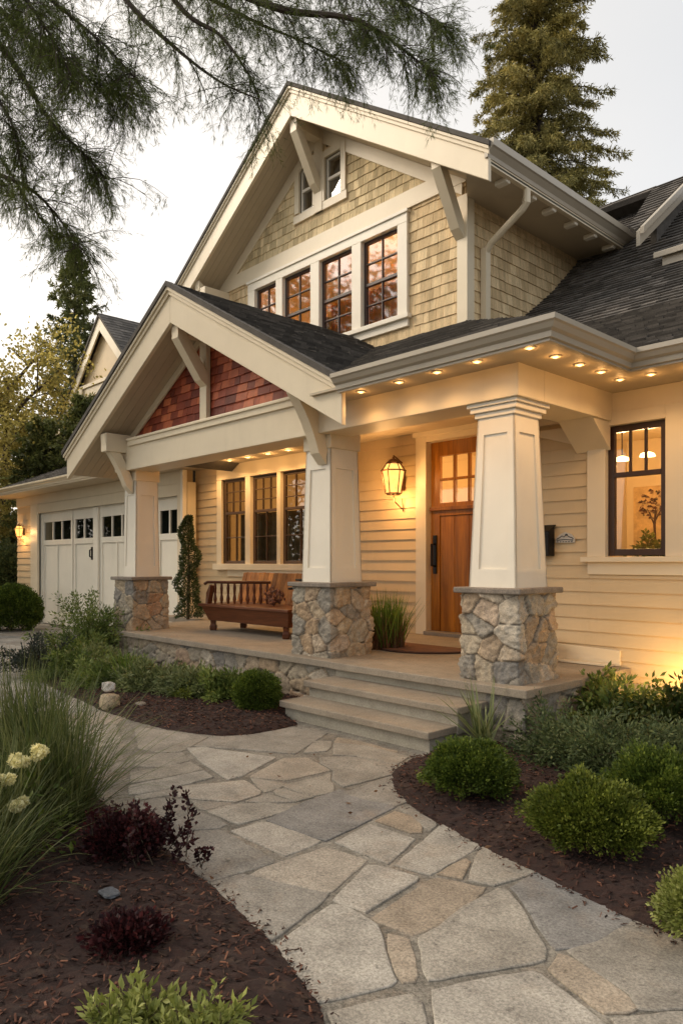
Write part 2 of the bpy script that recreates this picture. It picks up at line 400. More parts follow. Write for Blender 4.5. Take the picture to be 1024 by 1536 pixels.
def stone_strip(name, path, z0, z1, mat, parent, su, sv, depth=0.03, res=0.014, closed=True, batter=0.0, seed=1, label=None, p=2.3, warm=0.0):
    """Rubble wall: a dense sheet round an XY path, pushed out into rounded stones with sunk mortar between."""
    rg = np.random.default_rng(seed)
    pts = [np.array(q, float) for q in path]
    if closed: pts = pts + [pts[0]]
    seg = [np.linalg.norm(pts[i + 1] - pts[i]) for i in range(len(pts) - 1)]; L = sum(seg)
    us = []; pos = []; nor = []
    cen = np.mean(pts[:-1] if closed else pts, axis=0); acc = 0; 
    for i in range(len(seg)):
        n = max(2, int(seg[i] / res)); d = (pts[i + 1] - pts[i]) / seg[i]; nr = np.array([d[1], -d[0]])
        last = (i == len(seg) - 1)
        for k in range(n + (1 if last and not closed else 0)):
            f = k / n; us.append(acc + f * seg[i]); pos.append(pts[i] + d * f * seg[i])
            dd = f * seg[i]; nn = nr.copy(); rr = 0.05
            if (i > 0 or closed) and dd < rr:
                j = i - 1; d2 = (pts[j + 1] - pts[j]) / seg[j]; n2 = np.array([d2[1], -d2[0]]); w = 0.5 * (1 - dd / rr); nn = nr * (1 - w) + n2 * w
            e = seg[i] - dd
            if (i < len(seg) - 1 or closed) and e < rr:
                j = (i + 1) % len(seg); d2 = (pts[j + 1] - pts[j]) / seg[j]; n2 = np.array([d2[1], -d2[0]]); w = 0.5 * (1 - e / rr); nn = nn * (1 - w) + n2 * w
            nor.append(nn / np.linalg.norm(nn))
        acc += seg[i]
    us = np.array(us); pos = np.array(pos); nor = np.array(nor); nu = len(us); nv = max(3, int((z1 - z0) / res)) + 1
    vz = np.linspace(0, z1 - z0, nv)
    seeds = []; ncol = max(3, round(L / su)); rows = max(1, round((z1 - z0) / sv)); hv = (z1 - z0) / rows; cu = L / ncol
    for r in range(-1, rows + 1):
        off = rg.uniform(0, cu); c = 0.0
        for q in range(ncol):
            seeds.append(((off + (q + rg.uniform(-.40, .40)) * cu) % L, (r + 0.5 + rg.uniform(-.42, .42)) * hv))
    seeds = np.array(seeds); ns = len(seeds); sc = rg.uniform(0.97, 1.03, ns)
    A, B = np.meshgrid(us, vz, indexing='ij'); A = A.ravel(); B = B.ravel()
    wob = np.array([mnoise.noise((a * 9, b * 9, seed * 3.1)) for a, b in zip(A, B)]) * 0.011
    wob2 = np.array([mnoise.noise((a * 9, b * 9, seed * 3.1 + 40)) for a, b in zip(A, B)]) * 0.011
    du = np.abs((A + wob)[:, None] - seeds[None, :, 0])
    if closed: du = np.minimum(du, L - du)
    dv = np.abs((B + wob2)[:, None] - seeds[None, :, 1])
    D = ((du / cu) ** p + (dv / hv) ** p) ** (1 / p) / sc[None, :]
    idx = np.argsort(D, axis=1)[:, :2]; F1 = np.take_along_axis(D, idx[:, :1], 1)[:, 0]; F2 = np.take_along_axis(D, idx[:, 1:2], 1)[:, 0]
    e = np.clip((F2 - F1 - 0.02) / 0.085, 0, 1); h = np.sqrt(1 - (1 - e) ** 2)
    pr = rg.uniform(0.65, 1.25, ns)[idx[:, 0]]; tl = rg.uniform(-1, 1, (ns, 2))
    su_ = (A - seeds[idx[:, 0], 0]); su_ = np.where(np.abs(su_) > L / 2, 0, su_)
    tilt = tl[idx[:, 0], 0] * su_ * 0.16 + tl[idx[:, 0], 1] * (B - seeds[idx[:, 0], 1]) * 0.16
    rough = np.array([mnoise.fractal((a * 20, b * 20, seed * 1.7), 0.7, 2.0, 5) for a, b in zip(A, B)]) * 0.014
    Hh = h * (depth * pr + tilt + rough) - (0.006) + np.array([mnoise.noise((a * 40, b * 40, 3)) for a, b in zip(A, B)]) * 0.002
    tn = rg.uniform(0, 1, ns); tone = tn[idx[:, 0]]
    mort = np.clip(1 - (F2 - F1 - 0.01) / 0.04, 0, 1)
    PX = np.repeat(pos, nv, axis=0); NX = np.repeat(nor, nv, axis=0)
    bt = batter * (1 - B / (z1 - z0))
    XY = PX + NX * (Hh + bt)[:, None]
    V = np.column_stack([XY, z0 + B]); f = []
    m = nu if closed else nu - 1
    for i in range(m):
        i2 = (i + 1) % nu
        for j in range(nv - 1): f.append((i * nv + j, i2 * nv + j, i2 * nv + j + 1, i * nv + j + 1))
    o = mesh_obj(name, V.tolist(), f, mat, parent, tone, True, 0, 'POINT', mort)
    if label: o['label'] = label
    return o

# ------------------------------------------------------------------ THE HOUSE
house = empty('craftsman_house', (-7.4, 7.1, 0), 'cream craftsman house with shingled gables, stone piers and a lit front porch', 'house')
YW, YB, YG, YR = 7.1, 4.62, 6.9, 6.1         # main wall, porch beam face, garage wall, right wing wall
ZP = 0.42                                     # porch floor

# -- walls under the siding
DOOR = (-5.96, -4.96, ZP, 2.84); TRI = (-10.46, -8.0, 1.28, 2.74); RWIN = (-3.10, -2.54, 1.37, 2.52)
UPW = (-9.58, -6.37, 4.50, 5.80); SW1 = (-8.43, -8.12, 6.56, 7.2); SW2 = (-7.86, -7.52, 6.54, 7.16)
mb = MB()
for (a, b, c, d) in rects(-11.35, -4.2, 0.0, 3.3, [DOOR, TRI]): mb.box(a, b, YW, YW + 0.15, c, d)
for (a, b, c, d) in rects(-4.2, 2.6, 0.0, 2.79, [RWIN]): mb.box(a, b, YR, YR + 0.15, c, d)
mb.box(-4.2, -4.05, YR + 0.15, 7.1, 0, 2.98)
for (a, b, c, d) in rects(-19.5, -11.35, -0.2, 3.1, [(-18.05, -11.55, -0.2, 2.52)]): mb.box(a, b, YG, YG + 0.15, c, d)
mb.box(-19.5, -19.35, YG + 0.15, 13, -0.2, 3.1)
part('wall', mb, SIDE, house)
mb = MB(); mb.box(-5.5, -5.35, YW + 0.15, 12, 3.3, 5.75)
for (a, b, c, d) in rects(-10.65, -5.35, 3.3, 6.3, [UPW]): mb.box(a, b, YW, YW + 0.15, c, d)
zt = lambda x: 8.06 - 0.663 * abs(x + 8.0) - 0.42
for a, b in ((-10.65, SW1[0]), (SW1[1], SW2[0]), (SW2[1], -5.35)):
    pts = [(a, YW, 6.3), (b, YW, 6.3), (b, YW, max(6.3, zt(b)))]
    if a < -8 < b: pts.append((-8, YW, zt(-8)))
    pts.append((a, YW, max(6.3, zt(a))))
    if a == -10.65: pts = [(-10.15, YW, 6.3), (b, YW, 6.3), (b, YW, zt(b)), (-10.15, YW, 6.31)]
    if b == -5.35: pts = [(a, YW, 6.3), (-5.85, YW, 6.3), (-5.85, YW, 6.31), (a, YW, zt(a))]
    mb.prism(pts, (0, 0.15, 0))
for o in (SW1, SW2):
    mb.box(o[0], o[1], YW, YW + .15, 6.3, o[2]); mb.box(o[0], o[1], YW, YW + .15, o[3], zt(min(o[0], o[1], key=lambda q: -abs(q + 8))))
mb.box(-10.65, -10.5, YW + .15, 12, 3.3, 5.75)
part('gable_wall', mb, SHIN, house)

# -- lap siding
mb = MB()
lap_siding(mb, front(YW), -11.33, -6.1, ZP, 2.98, [(-10.6, -8.0, 1.17, 3.1)], 0.135)
part('lap_siding', mb, SIDE, house); mb = MB()
lap_siding(mb, front(YW), -4.9, -4.21, ZP, 2.98, [], 0.135)
part('lap_siding', mb, SIDE, house); mb = MB()
lap_siding(mb, front(YR), -4.2, 2.6, 0.30, 2.60, [(-3.24, -2.40, 1.21, 2.7)], 0.118)
part('lap_siding', mb, SIDE, house); mb = MB()
lap_siding(mb, front(YG), -19.5, -11.36, -0.02, 2.95, [(-18.5, -11.2, -0.2, 2.75)], 0.16)
part('lap_siding', mb, SIDE, house)
mb = MB(); mb.box(-2.9, 2.6, YR - 0.03, YR + 0.02, -0.1, 0.29); part('foundation_strip', mb, CONC, house, 0.006)

# -- shingle siding of the upper floor
mb = MB()
opsU = [(-9.70, -6.26, 4.40, 6.1)]
shingles(mb, front(YW), [(-10.65, 3.8), (-5.36, 3.8), (-5.36, 5.88), (-5.95, 6.1), (-10.05, 6.1), (-10.65, 5.9)], 0.135, (0.08, 0.2), 0.012, opsU, 0.004)
part('shingle_siding', mb, SHIN, house)
mb = MB()
ztop = lambda x: zt(x) - 0.16
shingles(mb, front(YW), [(-10.0, 6.1), (-6.0, 6.1), (-8.0, zt(-8) - 0.02)], 0.13, (0.06, 0.15), 0.011, [(-8.55, -7.40, 6.42, 7.7)], 0.006)
part('gable_shingles', mb, SHUP, house)
mb = MB()
shingles(mb, east(-5.35), [(7.12, 3.8), (11.5, 3.8), (11.5, 5.62), (7.12, 5.62)], 0.135, (0.08, 0.2), 0.012, (), 0.004)
part('shingle_siding', mb, SHIN, house)

# -- red cedar shingles in the porch gable
PX, PZ, PS, PHW, PY = -7.35, 4.47, 0.56, 2.82, 4.27
mb = MB(); sz = lambda x: PZ - PS * abs(x - PX) - 0.44
shingles(mb, front(4.78), [(PX - 1.97, 2.93), (PX + 1.97, 2.93), (PX, sz(PX))], 0.095, (0.10, 0.24), 0.016, (), 0.004)
mb.prism([(PX - 1.97, 4.785, 2.93), (PX + 1.97, 4.785, 2.93), (PX, 4.785, sz(PX))], (0, 0.05, 0), 0.1)
part('cedar_shingles', mb, SHRED, house)

# -- roofs
def roof(name, faces, parent=house, **kw):
    mt, ms = MB(), MB()
    for pts, U in faces: roof_face(mt, ms, pts, U, **kw)
    o = part(name, mt, ROOF, parent); part('roof_deck', ms, ROOF, o); return o
za = lambda y: 2.89 + 0.45 * (y - 4.2)
roof('porch_roof', [
    ([(-4.56, 4.24, 2.91), (-2.5, 4.2, 2.89), (-5.35, 7.1, 4.195), (-6.86, 7.1, 4.195)], (1, 0, 0)),
    ([(-2.5, 4.2, 2.89), (-2.5, 5.33, 2.89), (-5.35, 7.95, 4.172), (-5.35, 7.06, 4.172)], (0, 1, 0)),
    ([(PX, PY, PZ), (PX + PHW, PY, PZ - PS * PHW), (-6.86, 7.1, PZ - PS * (-6.86 - PX)), (PX, 7.1, PZ)], (0, 1, 0)),
    ([(PX, PY, PZ), (PX, 7.1, PZ), (PX - PHW, 7.1, PZ - PS * PHW), (PX - PHW, PY, PZ - PS * PHW)], (0, 1, 0))], thick=0.06, exp=0.13, wr=(0.12, 0.3), th=0.022)
wz = [(5.33, 2.89), (7.5, 3.95), (9.0, 5.02), (10.75, 6.56)]
def wing(i, xl0, xl1, extra=()):
    (y0, z0), (y1, z1) = wz[i], wz[i + 1]
    return ([(xl0, y0, z0), (2.6, y0, z0), (2.6, y1, z1), (xl1, y1, z1)] + list(extra), (1, 0, 0))
roof('wing_roof', [wing(0, -2.5, -4.86), wing(1, -4.86, -5.35, [(-5.35, 7.95, 4.256)]), wing(2, -5.35, -5.35)], thick=0.06, exp=0.105, wr=(0.08, 0.19), th=0.018)
mz = lambda y: 5.10 + .77 * (y - 8.43)
roof('main_roof', [([(-4.1, 8.85, mz(8.85)), (-4.1, 10.6, mz(10.6)), (-4.6, 10.6, mz(10.6)), (-4.6, 10.45, mz(10.45)), (-4.30, 9.1, mz(9.1))], (1, 0, 0)), ([(-4.6, 10.45, mz(10.45)), (-4.6, 10.6, mz(10.6)), (-6, 10.6, mz(10.6)), (-6, 10.45, mz(10.45))], (1, 0, 0)),
                   ([(-10, 10.6, mz(10.6)), (-4.1, 10.6, mz(10.6)), (-4.1, 13.5, 4.7), (-10, 13.5, 4.7)], (1, 0, 0))], thick=0.06, exp=0.14, wr=(0.12, 0.26), th=0.016)
GX, GZ, GS, GHW, GY = -8.0, 8.06, 0.663, 3.35, 6.55
ez = GZ - GS * GHW
roof('gable_roof', [([(GX, GY, GZ), (GX + GHW, GY, ez), (GX + GHW, 10.45, ez), (GX, 10.7, GZ)], (0, 1, 0)),
                    ([(GX, GY, GZ), (GX, 12.5, GZ), (GX - GHW, 12.5, ez), (GX - GHW, GY, ez)], (0, 1, 0))], thick=0.07, exp=0.16, wr=(0.2, 0.35))
roof('garage_roof', [([(-19.9, 6.3, 3.12), (-10.17, 6.3, 3.12), (-10.17, 10.0, 4.785), (-16.2, 10.0, 4.785)], (1, 0, 0)),
                     ([(-19.9, 6.3, 3.12), (-16.2, 10.0, 4.785), (-19.9, 13.7, 3.12)], (0, 1, 0))], thick=0.06, exp=0.15, wr=(0.14, 0.3))
mb = MB(); mb.prism([(-3.80, 8.66, 4.93), (-3.80, 9.3, 5.16), (-3.80, 9.3, 5.22), (-3.80, 8.66, 5.0)], (2.2, 0, 0)); mb.box(-3.72, -1.7, 8.72, 9.25, 4.6, 4.95)
part('roof_vent', mb, GUT, house, 0.008)
mb = MB(); X_ = -4.095
mb.prism([(X_, 8.85, mz(8.85) - .01), (X_, 10.62, mz(10.62) - .01), (X_, 10.62, mz(10.62) - .2), (X_, 8.85, mz(8.85) - .2)], (0.05, 0, 0))
mb.prism([(X_ + .05, 8.85, mz(8.85) + .03), (X_ + .05, 10.62, mz(10.62) + .03), (X_ + .05, 10.62, mz(10.62) - .06), (X_ + .05, 8.85, mz(8.85) - .06)], (0.05, 0, 0))
part('rake_fascia', mb, GUT, house, 0.004)
mb = MB(); mb.prism([(-4.12, 9.5, 5.3), (-4.12, 10.6, 6.2), (-4.12, 10.6, mz(10.6) - .1), (-4.12, 9.5, mz(9.5) - .1)], (-.08, 0, 0)); part('gable_wall', mb, ROOF, house)

# -- rake fascias, crowns, roof edges
def rake(cx, az, s, hw, y, depth, sides=(1, -1)):
    for sg in sides:
        f = lambda x, dz, yy: (cx + sg * x, yy, az - s * x - dz)
        mb = MB(); mb.prism([f(0, .05, y), f(hw, .05, y), f(hw, depth - .04, y), (cx, y, az - depth)], (0, .05, 0)); part('rake_fascia', mb, TRIM, house, 0.006)
        mb = MB(); mb.prism([f(0, .045, y), f(hw + .02, .045, y), f(hw + .02, .125, y), f(0, .125, y)], (0, -.022, 0))
        mb.prism([f(0, .040, y - .022), f(hw + .03, .040, y - .022), f(hw + .03, .078, y - .022), f(0, .078, y - .022)], (0, -.022, 0)); part('rake_moulding', mb, TRIM, house, 0.004)
        mb = MB(); mb.prism([f(0, -.022, y - .06), f(hw + .045, -.022, y - .06), f(hw + .045, .035, y - .06), f(0, .035, y - .06)], (0, .08, 0)); part('roof_edge', mb, ROOF, house)
rake(PX, PZ, PS, PHW, PY, 0.44); rake(GX, GZ, GS, GHW, GY, 0.45)
def soffit(cx, az, s, hws, y0, y1, off, n=7):
    mb = MB()
    for sg, hw in ((1, hws[0]), (-1, hws[1])):
        f = lambda x, yy: (cx + sg * x, yy, az - s * x - off)
        for k in range(n):
            a, b = y0 + (y1 - y0) * k / n, y0 + (y1 - y0) * (k + 1) / n
            mb.prism([f(0, a + .002), f(hw - .02, a + .002), f(hw - .02, b - .002), f(0, b - .002)], (0, 0, .02))
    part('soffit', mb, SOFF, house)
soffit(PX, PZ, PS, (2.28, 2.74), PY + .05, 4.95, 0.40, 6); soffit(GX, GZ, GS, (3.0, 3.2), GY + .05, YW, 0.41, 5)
# frieze boards up the gables
mb = MB()
for sg in (1, -1):
    f = lambda x, dz: (GX + sg * x, YW - .001, GZ - GS * x - .41 - dz)
    mb.prism([f(0, 0), f(2.6, 0), f(2.6, .2), f(0, .2)], (0, -.03, 0))
    part('frieze_board', mb, TRIM, house, 0.004); mb = MB()
    f2 = lambda x, dz: (PX + sg * x, 4.76, PZ - PS * x - .40 - dz)
    mb.prism([f2(0, 0), f2(2.3, 0), f2(2.3, .10), f2(0, .10)], (0, -.03, 0))
    part('frieze_board', mb, TRIM, house, 0.004); mb = MB()
mb = MB(); mb.box(-10.66, -5.34, YW - .035, YW, 5.87, 6.10); part('belt_board', mb, TRIM, house, 0.004)
mb = MB(); mb.box(-5.47, -5.315, YW - .04, YW, 3.9, 5.72); mb.box(-5.35, -5.315, YW, YW + .10, 3.9, 5.72); part('corner_board', mb, TRIM, house, 0.004)
mb = MB(); mb.box(-7.52 + .0, -7.41, YW - .05, YW - .03, 6.45, 7.35)
mb = MB(); mb.box(-8.08, -7.90, YW - .045, YW, 6.42, 7.6); part('gable_post', mb, TRIM, house, 0.004)
mb = MB(); mb.box(PX - .07, PX + .07, 4.70, 4.76, 2.94, 4.05); part('king_post', mb, TRIM, house, 0.005)

# -- knee braces and outlookers
def brace(x, w, y0, z0, y1, z1, th=.13, curve=0.0, lab=None):
    mb = MB(); A = Vector((y0, z0)); B = Vector((y1, z1)); d = (B - A).normalized(); n = Vector((d.y, -d.x))
    if n.y > 0: n = -n
    up = []; lo = []
    for i in range(9):
        t = i / 8; p = A.lerp(B, t); c = curve * math.sin(math.pi * t)
        up.append(p - n * (th / 2) + n * -c); lo.append(p + n * (th / 2) + n * -c)
    up[0] = Vector((y0, up[0].y)); up[-1] = Vector((y1, up[-1].y)); lo[-1] = Vector((y1, lo[-1].y)); lo[0] = Vector((y0, lo[0].y))
    for i in range(8):
        mb.prism([(x - w / 2, *up[i]), (x - w / 2, *up[i + 1]), (x - w / 2, *lo[i + 1]), (x - w / 2, *lo[i])], (w, 0, 0))
    return part('knee_brace', mb, TRIM, house)
brace(PX + .02, .13, PY + .05, 3.97, 4.72, 3.40); brace(-5.28, .12, PY + .05, 3.02, 4.72, 2.30, .14, .05); brace(-9.15, .12, PY + .05, 2.98, 4.72, 2.28, .12, .03)
brace(-8.0, .13, GY + .05, 7.55, YW - .03, 6.72); brace(-5.42, .13, GY + .05, 6.02, YW - .03, 5.22); brace(-10.5, .13, GY + .05, 5.95, YW - .03, 5.35)
for (x, y0, y1, z0, z1) in ((-9.15, PY + .06, 4.75, 2.78, 3.02), (-5.28, PY + .06, 4.75, 2.96, 3.12), (-10.35, GY + .06, YW, 5.62, 5.86), (PX, PY + .06, 4.75, 3.92, 4.06), (-8, GY + .06, YW, 7.45, 7.62)):
    mb = MB(); mb.box(x - .075, x + .075, y0, y1, z0, z1); part('outlooker_beam', mb, TRIM, house, 0.006)

# -- porch beams, ceiling, eaves
mb = MB(); mb.box(-9.42, -3.02, YB, YB + .36, 2.55, 2.93); part('porch_beam', mb, TRIM, house, 0.006)
mb = MB(); mb.box(-9.0, PX + 1.98, YB - .03, YB + .2, 2.86, 2.965); mb.box(-9.0, PX + 2.0, YB - .05, YB + .2, 2.925, 2.95); part('beam_moulding', mb, TRIM, house, 0.004)
mb = MB(); mb.box(-3.38, -3.02, YB + .36, YR, 2.55, 2.93); part('porch_beam', mb, TRIM, house, 0.006)
mb = MB(); mb.prism([(-3.36, YR - .02, 2.55), (-3.36, YR - .34, 2.55), (-3.36, YR - .02, 2.30)], (0.32, 0, 0)); mb.prism([(-3.9, YR - .06, 2.55), (-3.3, YR - .06, 2.55), (-3.3, YR - .06, 2.36)], (0, .06, 0))
part('beam_bracket', mb, TRIM, house, 0.004)
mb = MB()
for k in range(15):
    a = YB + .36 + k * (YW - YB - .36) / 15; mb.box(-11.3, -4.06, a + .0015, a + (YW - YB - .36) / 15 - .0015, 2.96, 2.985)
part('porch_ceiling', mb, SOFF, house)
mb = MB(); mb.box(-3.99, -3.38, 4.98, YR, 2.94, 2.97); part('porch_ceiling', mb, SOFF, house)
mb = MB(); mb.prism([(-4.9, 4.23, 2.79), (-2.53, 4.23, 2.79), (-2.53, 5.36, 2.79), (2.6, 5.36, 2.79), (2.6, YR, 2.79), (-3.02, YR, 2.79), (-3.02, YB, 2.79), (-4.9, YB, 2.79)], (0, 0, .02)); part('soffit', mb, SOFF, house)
prof = [(-.03, -.14), (.0, -.14), (.0, -.125), (.02, -.12), (.025, -.085), (.05, -.07), (.07, -.04), (.085, -.03), (.085, .005), (-.03, .005)]
mb = MB(); sweep(mb, [(-4.53, 4.22, 2.895), (-2.52, 4.22, 2.895), (-2.52, 5.35, 2.895), (2.7, 5.35, 2.895)], prof); part('gutter', mb, GUT, house)
mb = MB(); mb.box(-4.2, 2.6, YR - .03, YR, 2.60, 2.79); part('frieze_board', mb, TRIM, house, 0.004)
# upper eave: gutter, soffit, rafter tails
mb = MB(); sweep(mb, [(GX + GHW - .02, GY - .02, ez), (GX + GHW - .02, 10.45, ez)], [(-.02, -.16), (.02, -.16), (.03, -.12), (.05, -.10), (.08, -.07), (.10, -.06), (.10, .02), (-.02, .02)]); part('gutter', mb, GUT, house)
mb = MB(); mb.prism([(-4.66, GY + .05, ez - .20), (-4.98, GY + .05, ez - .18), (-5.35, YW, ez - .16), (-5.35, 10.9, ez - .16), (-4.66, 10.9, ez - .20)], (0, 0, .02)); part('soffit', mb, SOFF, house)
mb = MB(); mb.box(-4.72, -4.66, GY + .05, 10.45, ez - .22, ez - .02); part('eave_fascia', mb, TRIM, house, 0.004)
for y in (7.0, 7.55, 7.98, 8.5, 9.0, 9.5, 9.95):
    mb = MB(); mb.box(-4.86, -4.70, y - .045, y + .045, ez - .255, ez - .195); part('rafter_tail', mb, TRIMW, house, 0.012)
mb = MB(); mb.tube([(-4.68, 7.34, 5.62), (-4.68, 7.34, 5.47), (-4.74, 7.35, 5.42), (-5.20, 7.38, 5.18), (-5.285, 7.39, 5.10)], .042, 10); mb.box(-5.33, -5.25, 7.345, 7.435, 4.10, 5.14)
part('downspout', mb, TRIM, house, 0)
# garage eave
mb = MB(); sweep(mb, [(-19.9, 13, 3.13), (-19.9, 6.3, 3.13), (-10.1, 6.3, 3.13)], prof); part('gutter', mb, TRIM, house)
mb = MB(); mb.box(-19.88, -10.2, 6.3, YG, 2.97, 2.99); part('soffit', mb, SOFF, house)
mb = MB(); mb.box(-19.52, -11.3, YG - .03, YG, 2.74, 2.97); part('frieze_board', mb, TRIM, house, 0.004)
mb = MB(); mb.box(-18.5, -18.05, YG - .05, YG + .12, -.2, 2.74); mb.box(-18.05, -11.55, YG - .045, YG + .12, 2.52, 2.735); mb.box(-11.55, -11.2, YG - .05, YG + .12, -.2, 2.74); part('garage_trim', mb, TRIM, house, 0.005)
mb = MB(); mb.box(-11.28, -11.20, YG - .15, YG - .06, .4, 2.95); part('downspout', mb, TRIMW, house, 0.01)

# -- porch deck, steps, stone foundation
mb = MB(); mb.prism([(-9.85, 4.50, ZP), (-4.9, 4.50, ZP), (-4.9, YW, ZP), (-9.85, YW, ZP)], (0, 0, -.065)); part('porch_deck', mb, DECKM, house, 0.008)
mb = MB(); mb.prism([(-4.897, 4.48, ZP), (-2.86, 4.48, ZP), (-2.86, YR, ZP), (-4.897, YR, ZP)], (0, 0, -.065)); mb.box(-4.897, -4.2, YR, YW, ZP - .065, ZP); part('porch_deck', mb, DECKM, house, 0.008)
mb = MB(); mb.box(-11.3, -9.85, 6.4, YW, ZP - .1, ZP - .01); part('porch_deck', mb, DECKM, house, 0.008)
for (y, z, xr) in ((4.22, .285, -3.23), (3.95, .145, -3.27)):
    mb = MB(); mb.box(-4.92, xr, y - .045, 4.58, z - .055, z); o = part('porch_step', mb, DECKM, house, 0.008)
    m2 = MB(); m2.box(-4.89, xr - .03, y, 4.57, z - .2, z - .055); part('step_riser', m2, CONC, o)
stone_strip('stone_foundation', [(-9.78, 6.9), (-9.78, 4.58), (-4.9, 4.58)], -.12, ZP - .065, STONE, house, .24, .17, .03, .016, False, seed=3)
stone_strip('stone_foundation', [(-3.25, 4.55), (-2.92, 4.55), (-2.92, YR)], -.05, ZP - .065, STONE, house, .22, .17, .03, .013, False, seed=5)
mb = MB(); mb.box(-4.9, -3.25, 4.55, 4.7, 0, ZP - .065); part('step_riser', mb, CONC, house)

# -- porch columns
def column(cx, cy, wb, wt, wpb, wpt, seed, ztop, capital):
    root = empty('porch_column', (cx, cy, ZP), parent=house)
    h = wpb / 2
    stone_strip('stone_pier', [(cx - h, cy - h), (cx + h, cy - h), (cx + h, cy + h), (cx - h, cy + h)], ZP - .002, 1.085, STONE, root, .20, .17, .024, .010, True, 0.02, seed)
    c = wpb / 2 + .055
    mb = MB(); mb.box(cx - c, cx + c, cy - c, cy + c, 1.085, 1.13); part('pier_cap', mb, CAPST, root, 0.01)
    mb = MB(); z0, z1 = 1.13, ztop; fr = .045; pr = .014
    def sq(w, z): return [(cx - w, cy - w, z), (cx + w, cy - w, z), (cx + w, cy + w, z), (cx - w, cy + w, z)]
    W0, W1 = wb / 2 - pr, wt / 2 - pr
    mb.add(sq(W0, z0) + sq(W1, z1), [(3, 2, 1, 0), (4, 5, 6, 7), (0, 1, 5, 4), (1, 2, 6, 5), (2, 3, 7, 6), (3, 0, 4, 7)])
    for k in range(4):
        a = k * math.pi / 2; ca, sa = math.cos(a), math.sin(a)
        def P3(u, z, out):
            t = (z - z0) / (z1 - z0); w = W0 + (W1 - W0) * t
            x, y = u * (w + pr), -(w + out); return (cx + x * ca - y * sa, cy + x * sa + y * ca, z)
        zb, zt_ = z0 + .14, z1 - .19
        for (u0, u1, a0, a1) in ((-1, -.62, z0, z1), (.62, 1, z0, z1), (-.62, .62, z0, zb), (-.62, .62, zt_, z1)):
            pts = [P3(u0, a0, 0), P3(u1, a0, 0), P3(u1, a1, 0), P3(u0, a1, 0)]; q = [P3(u0, a0, pr), P3(u1, a0, pr), P3(u1, a1, pr), P3(u0, a1, pr)]
            mb.add(pts + q, [(4, 5, 6, 7), (0, 1, 5, 4), (1, 2, 6, 5), (2, 3, 7, 6), (3, 0, 4, 7)])
    part('column_shaft', mb, TRIMW, root)
    mb = MB(); w = wt / 2
    if capital:
        mb.box(cx - w - .02, cx + w + .02, cy - w - .02, cy + w + .02, ztop - .06, ztop - .02); mb.box(cx - w - .045, cx + w + .045, cy - w - .045, cy + w + .045, ztop - .02, ztop + .02)
        mb.box(cx - w - .065, cx + w + .065, cy - w - .065, cy + w + .065, ztop + .02, ztop + .06); mb.box(cx - w + .03, cx + w - .03, cy - w + .03, cy + w - .03, ztop + .06, 2.79)
    else:
        mb.box(cx - w - .02, cx + w + .02, cy - w - .02, cy + w + .02, ztop, ztop + .18)
    part('capital', mb, TRIMW if capital else TRIM, root, 0.005); return root
column(-3.28, 4.88, .43, .33, .50, .46, 11, 2.50, True)
column(-5.36, 4.92, .42, .36, .52, .48, 12, 2.42, False)
column(-9.20, 4.90, .36, .32, .50, .46, 13, 2.42, False)

# -- windows
def window(o, y, sash_m, glass_m, trim=None, trim_m=TRIM, split=None, cu=(2, 2), cl=(2, 2), st=.05, mu=.018, sill=True, head=0.0, upper_only=False):
    x0, x1, z0, z1 = o
    ya, yb = y + .015, y + .06
    mb = MB()
    mb.box(x0, x0 + st, ya, yb, z0, z1); mb.box(x1 - st, x1, ya, yb, z0, z1)
    mb.box(x0 + st, x1 - st, ya, yb, z0, z0 + st); mb.box(x0 + st, x1 - st, ya, yb, z1 - st, z1)
    zs = split if split else None
    if zs: mb.box(x0 + st, x1 - st, ya - .008, yb, zs - .02, zs + .022)
    def grid(a, b, c):
        nx, nz = c
        for i in range(1, nx):
            x = x0 + st + (x1 - x0 - 2 * st) * i / nx; mb.box(x - mu / 2, x + mu / 2, ya + .004, yb - .004, a, b)
        for j in range(1, nz):
            z = a + (b - a) * j / nz
            xs = [x0 + st] + [x0 + st + (x1 - x0 - 2 * st) * i / nx for i in range(1, nx)] + [x1 - st]
            for p, q in zip(xs, xs[1:]): mb.box(p + (mu / 2 if p != xs[0] else 0), q - (mu / 2 if q != xs[-1] else 0), ya + .004, yb - .004, z - mu / 2, z + mu / 2)
    if zs: grid(zs + .022, z1 - st, cu); grid(z0 + st, zs - .02, cl)
    else: grid(z0 + st, z1 - st, cu)
    w = part('window', mb, sash_m, house, 0.003)
    g = MB(); g.add([(x0 + st * .5, y + .038, z0 + st * .5), (x1 - st * .5, y + .038, z0 + st * .5), (x1 - st * .5, y + .038, z1 - st * .5), (x0 + st * .5, y + .038, z1 - st * .5)], [(0, 1, 2, 3)])
    part('window_pane', g, glass_m, w)
    if trim:
        t = MB(); a, b, c, d = trim
        for (p, q, r, s) in ((a, x0, c, d), (x1, b, c, d), (x0, x1, z1, d)):
            if q - p > .004 and s - r > .004: t.box(p, q, y - .04, y + .05, r, s)
        if sill: t.box(a - .04, b + .04, y - .09, y + .05, c - .045, c); t.box(a, b, y - .035, y + .01, c - .045 - .11, c - .045)
        part('window_trim', t, trim_m, w, 0.004)
    return w
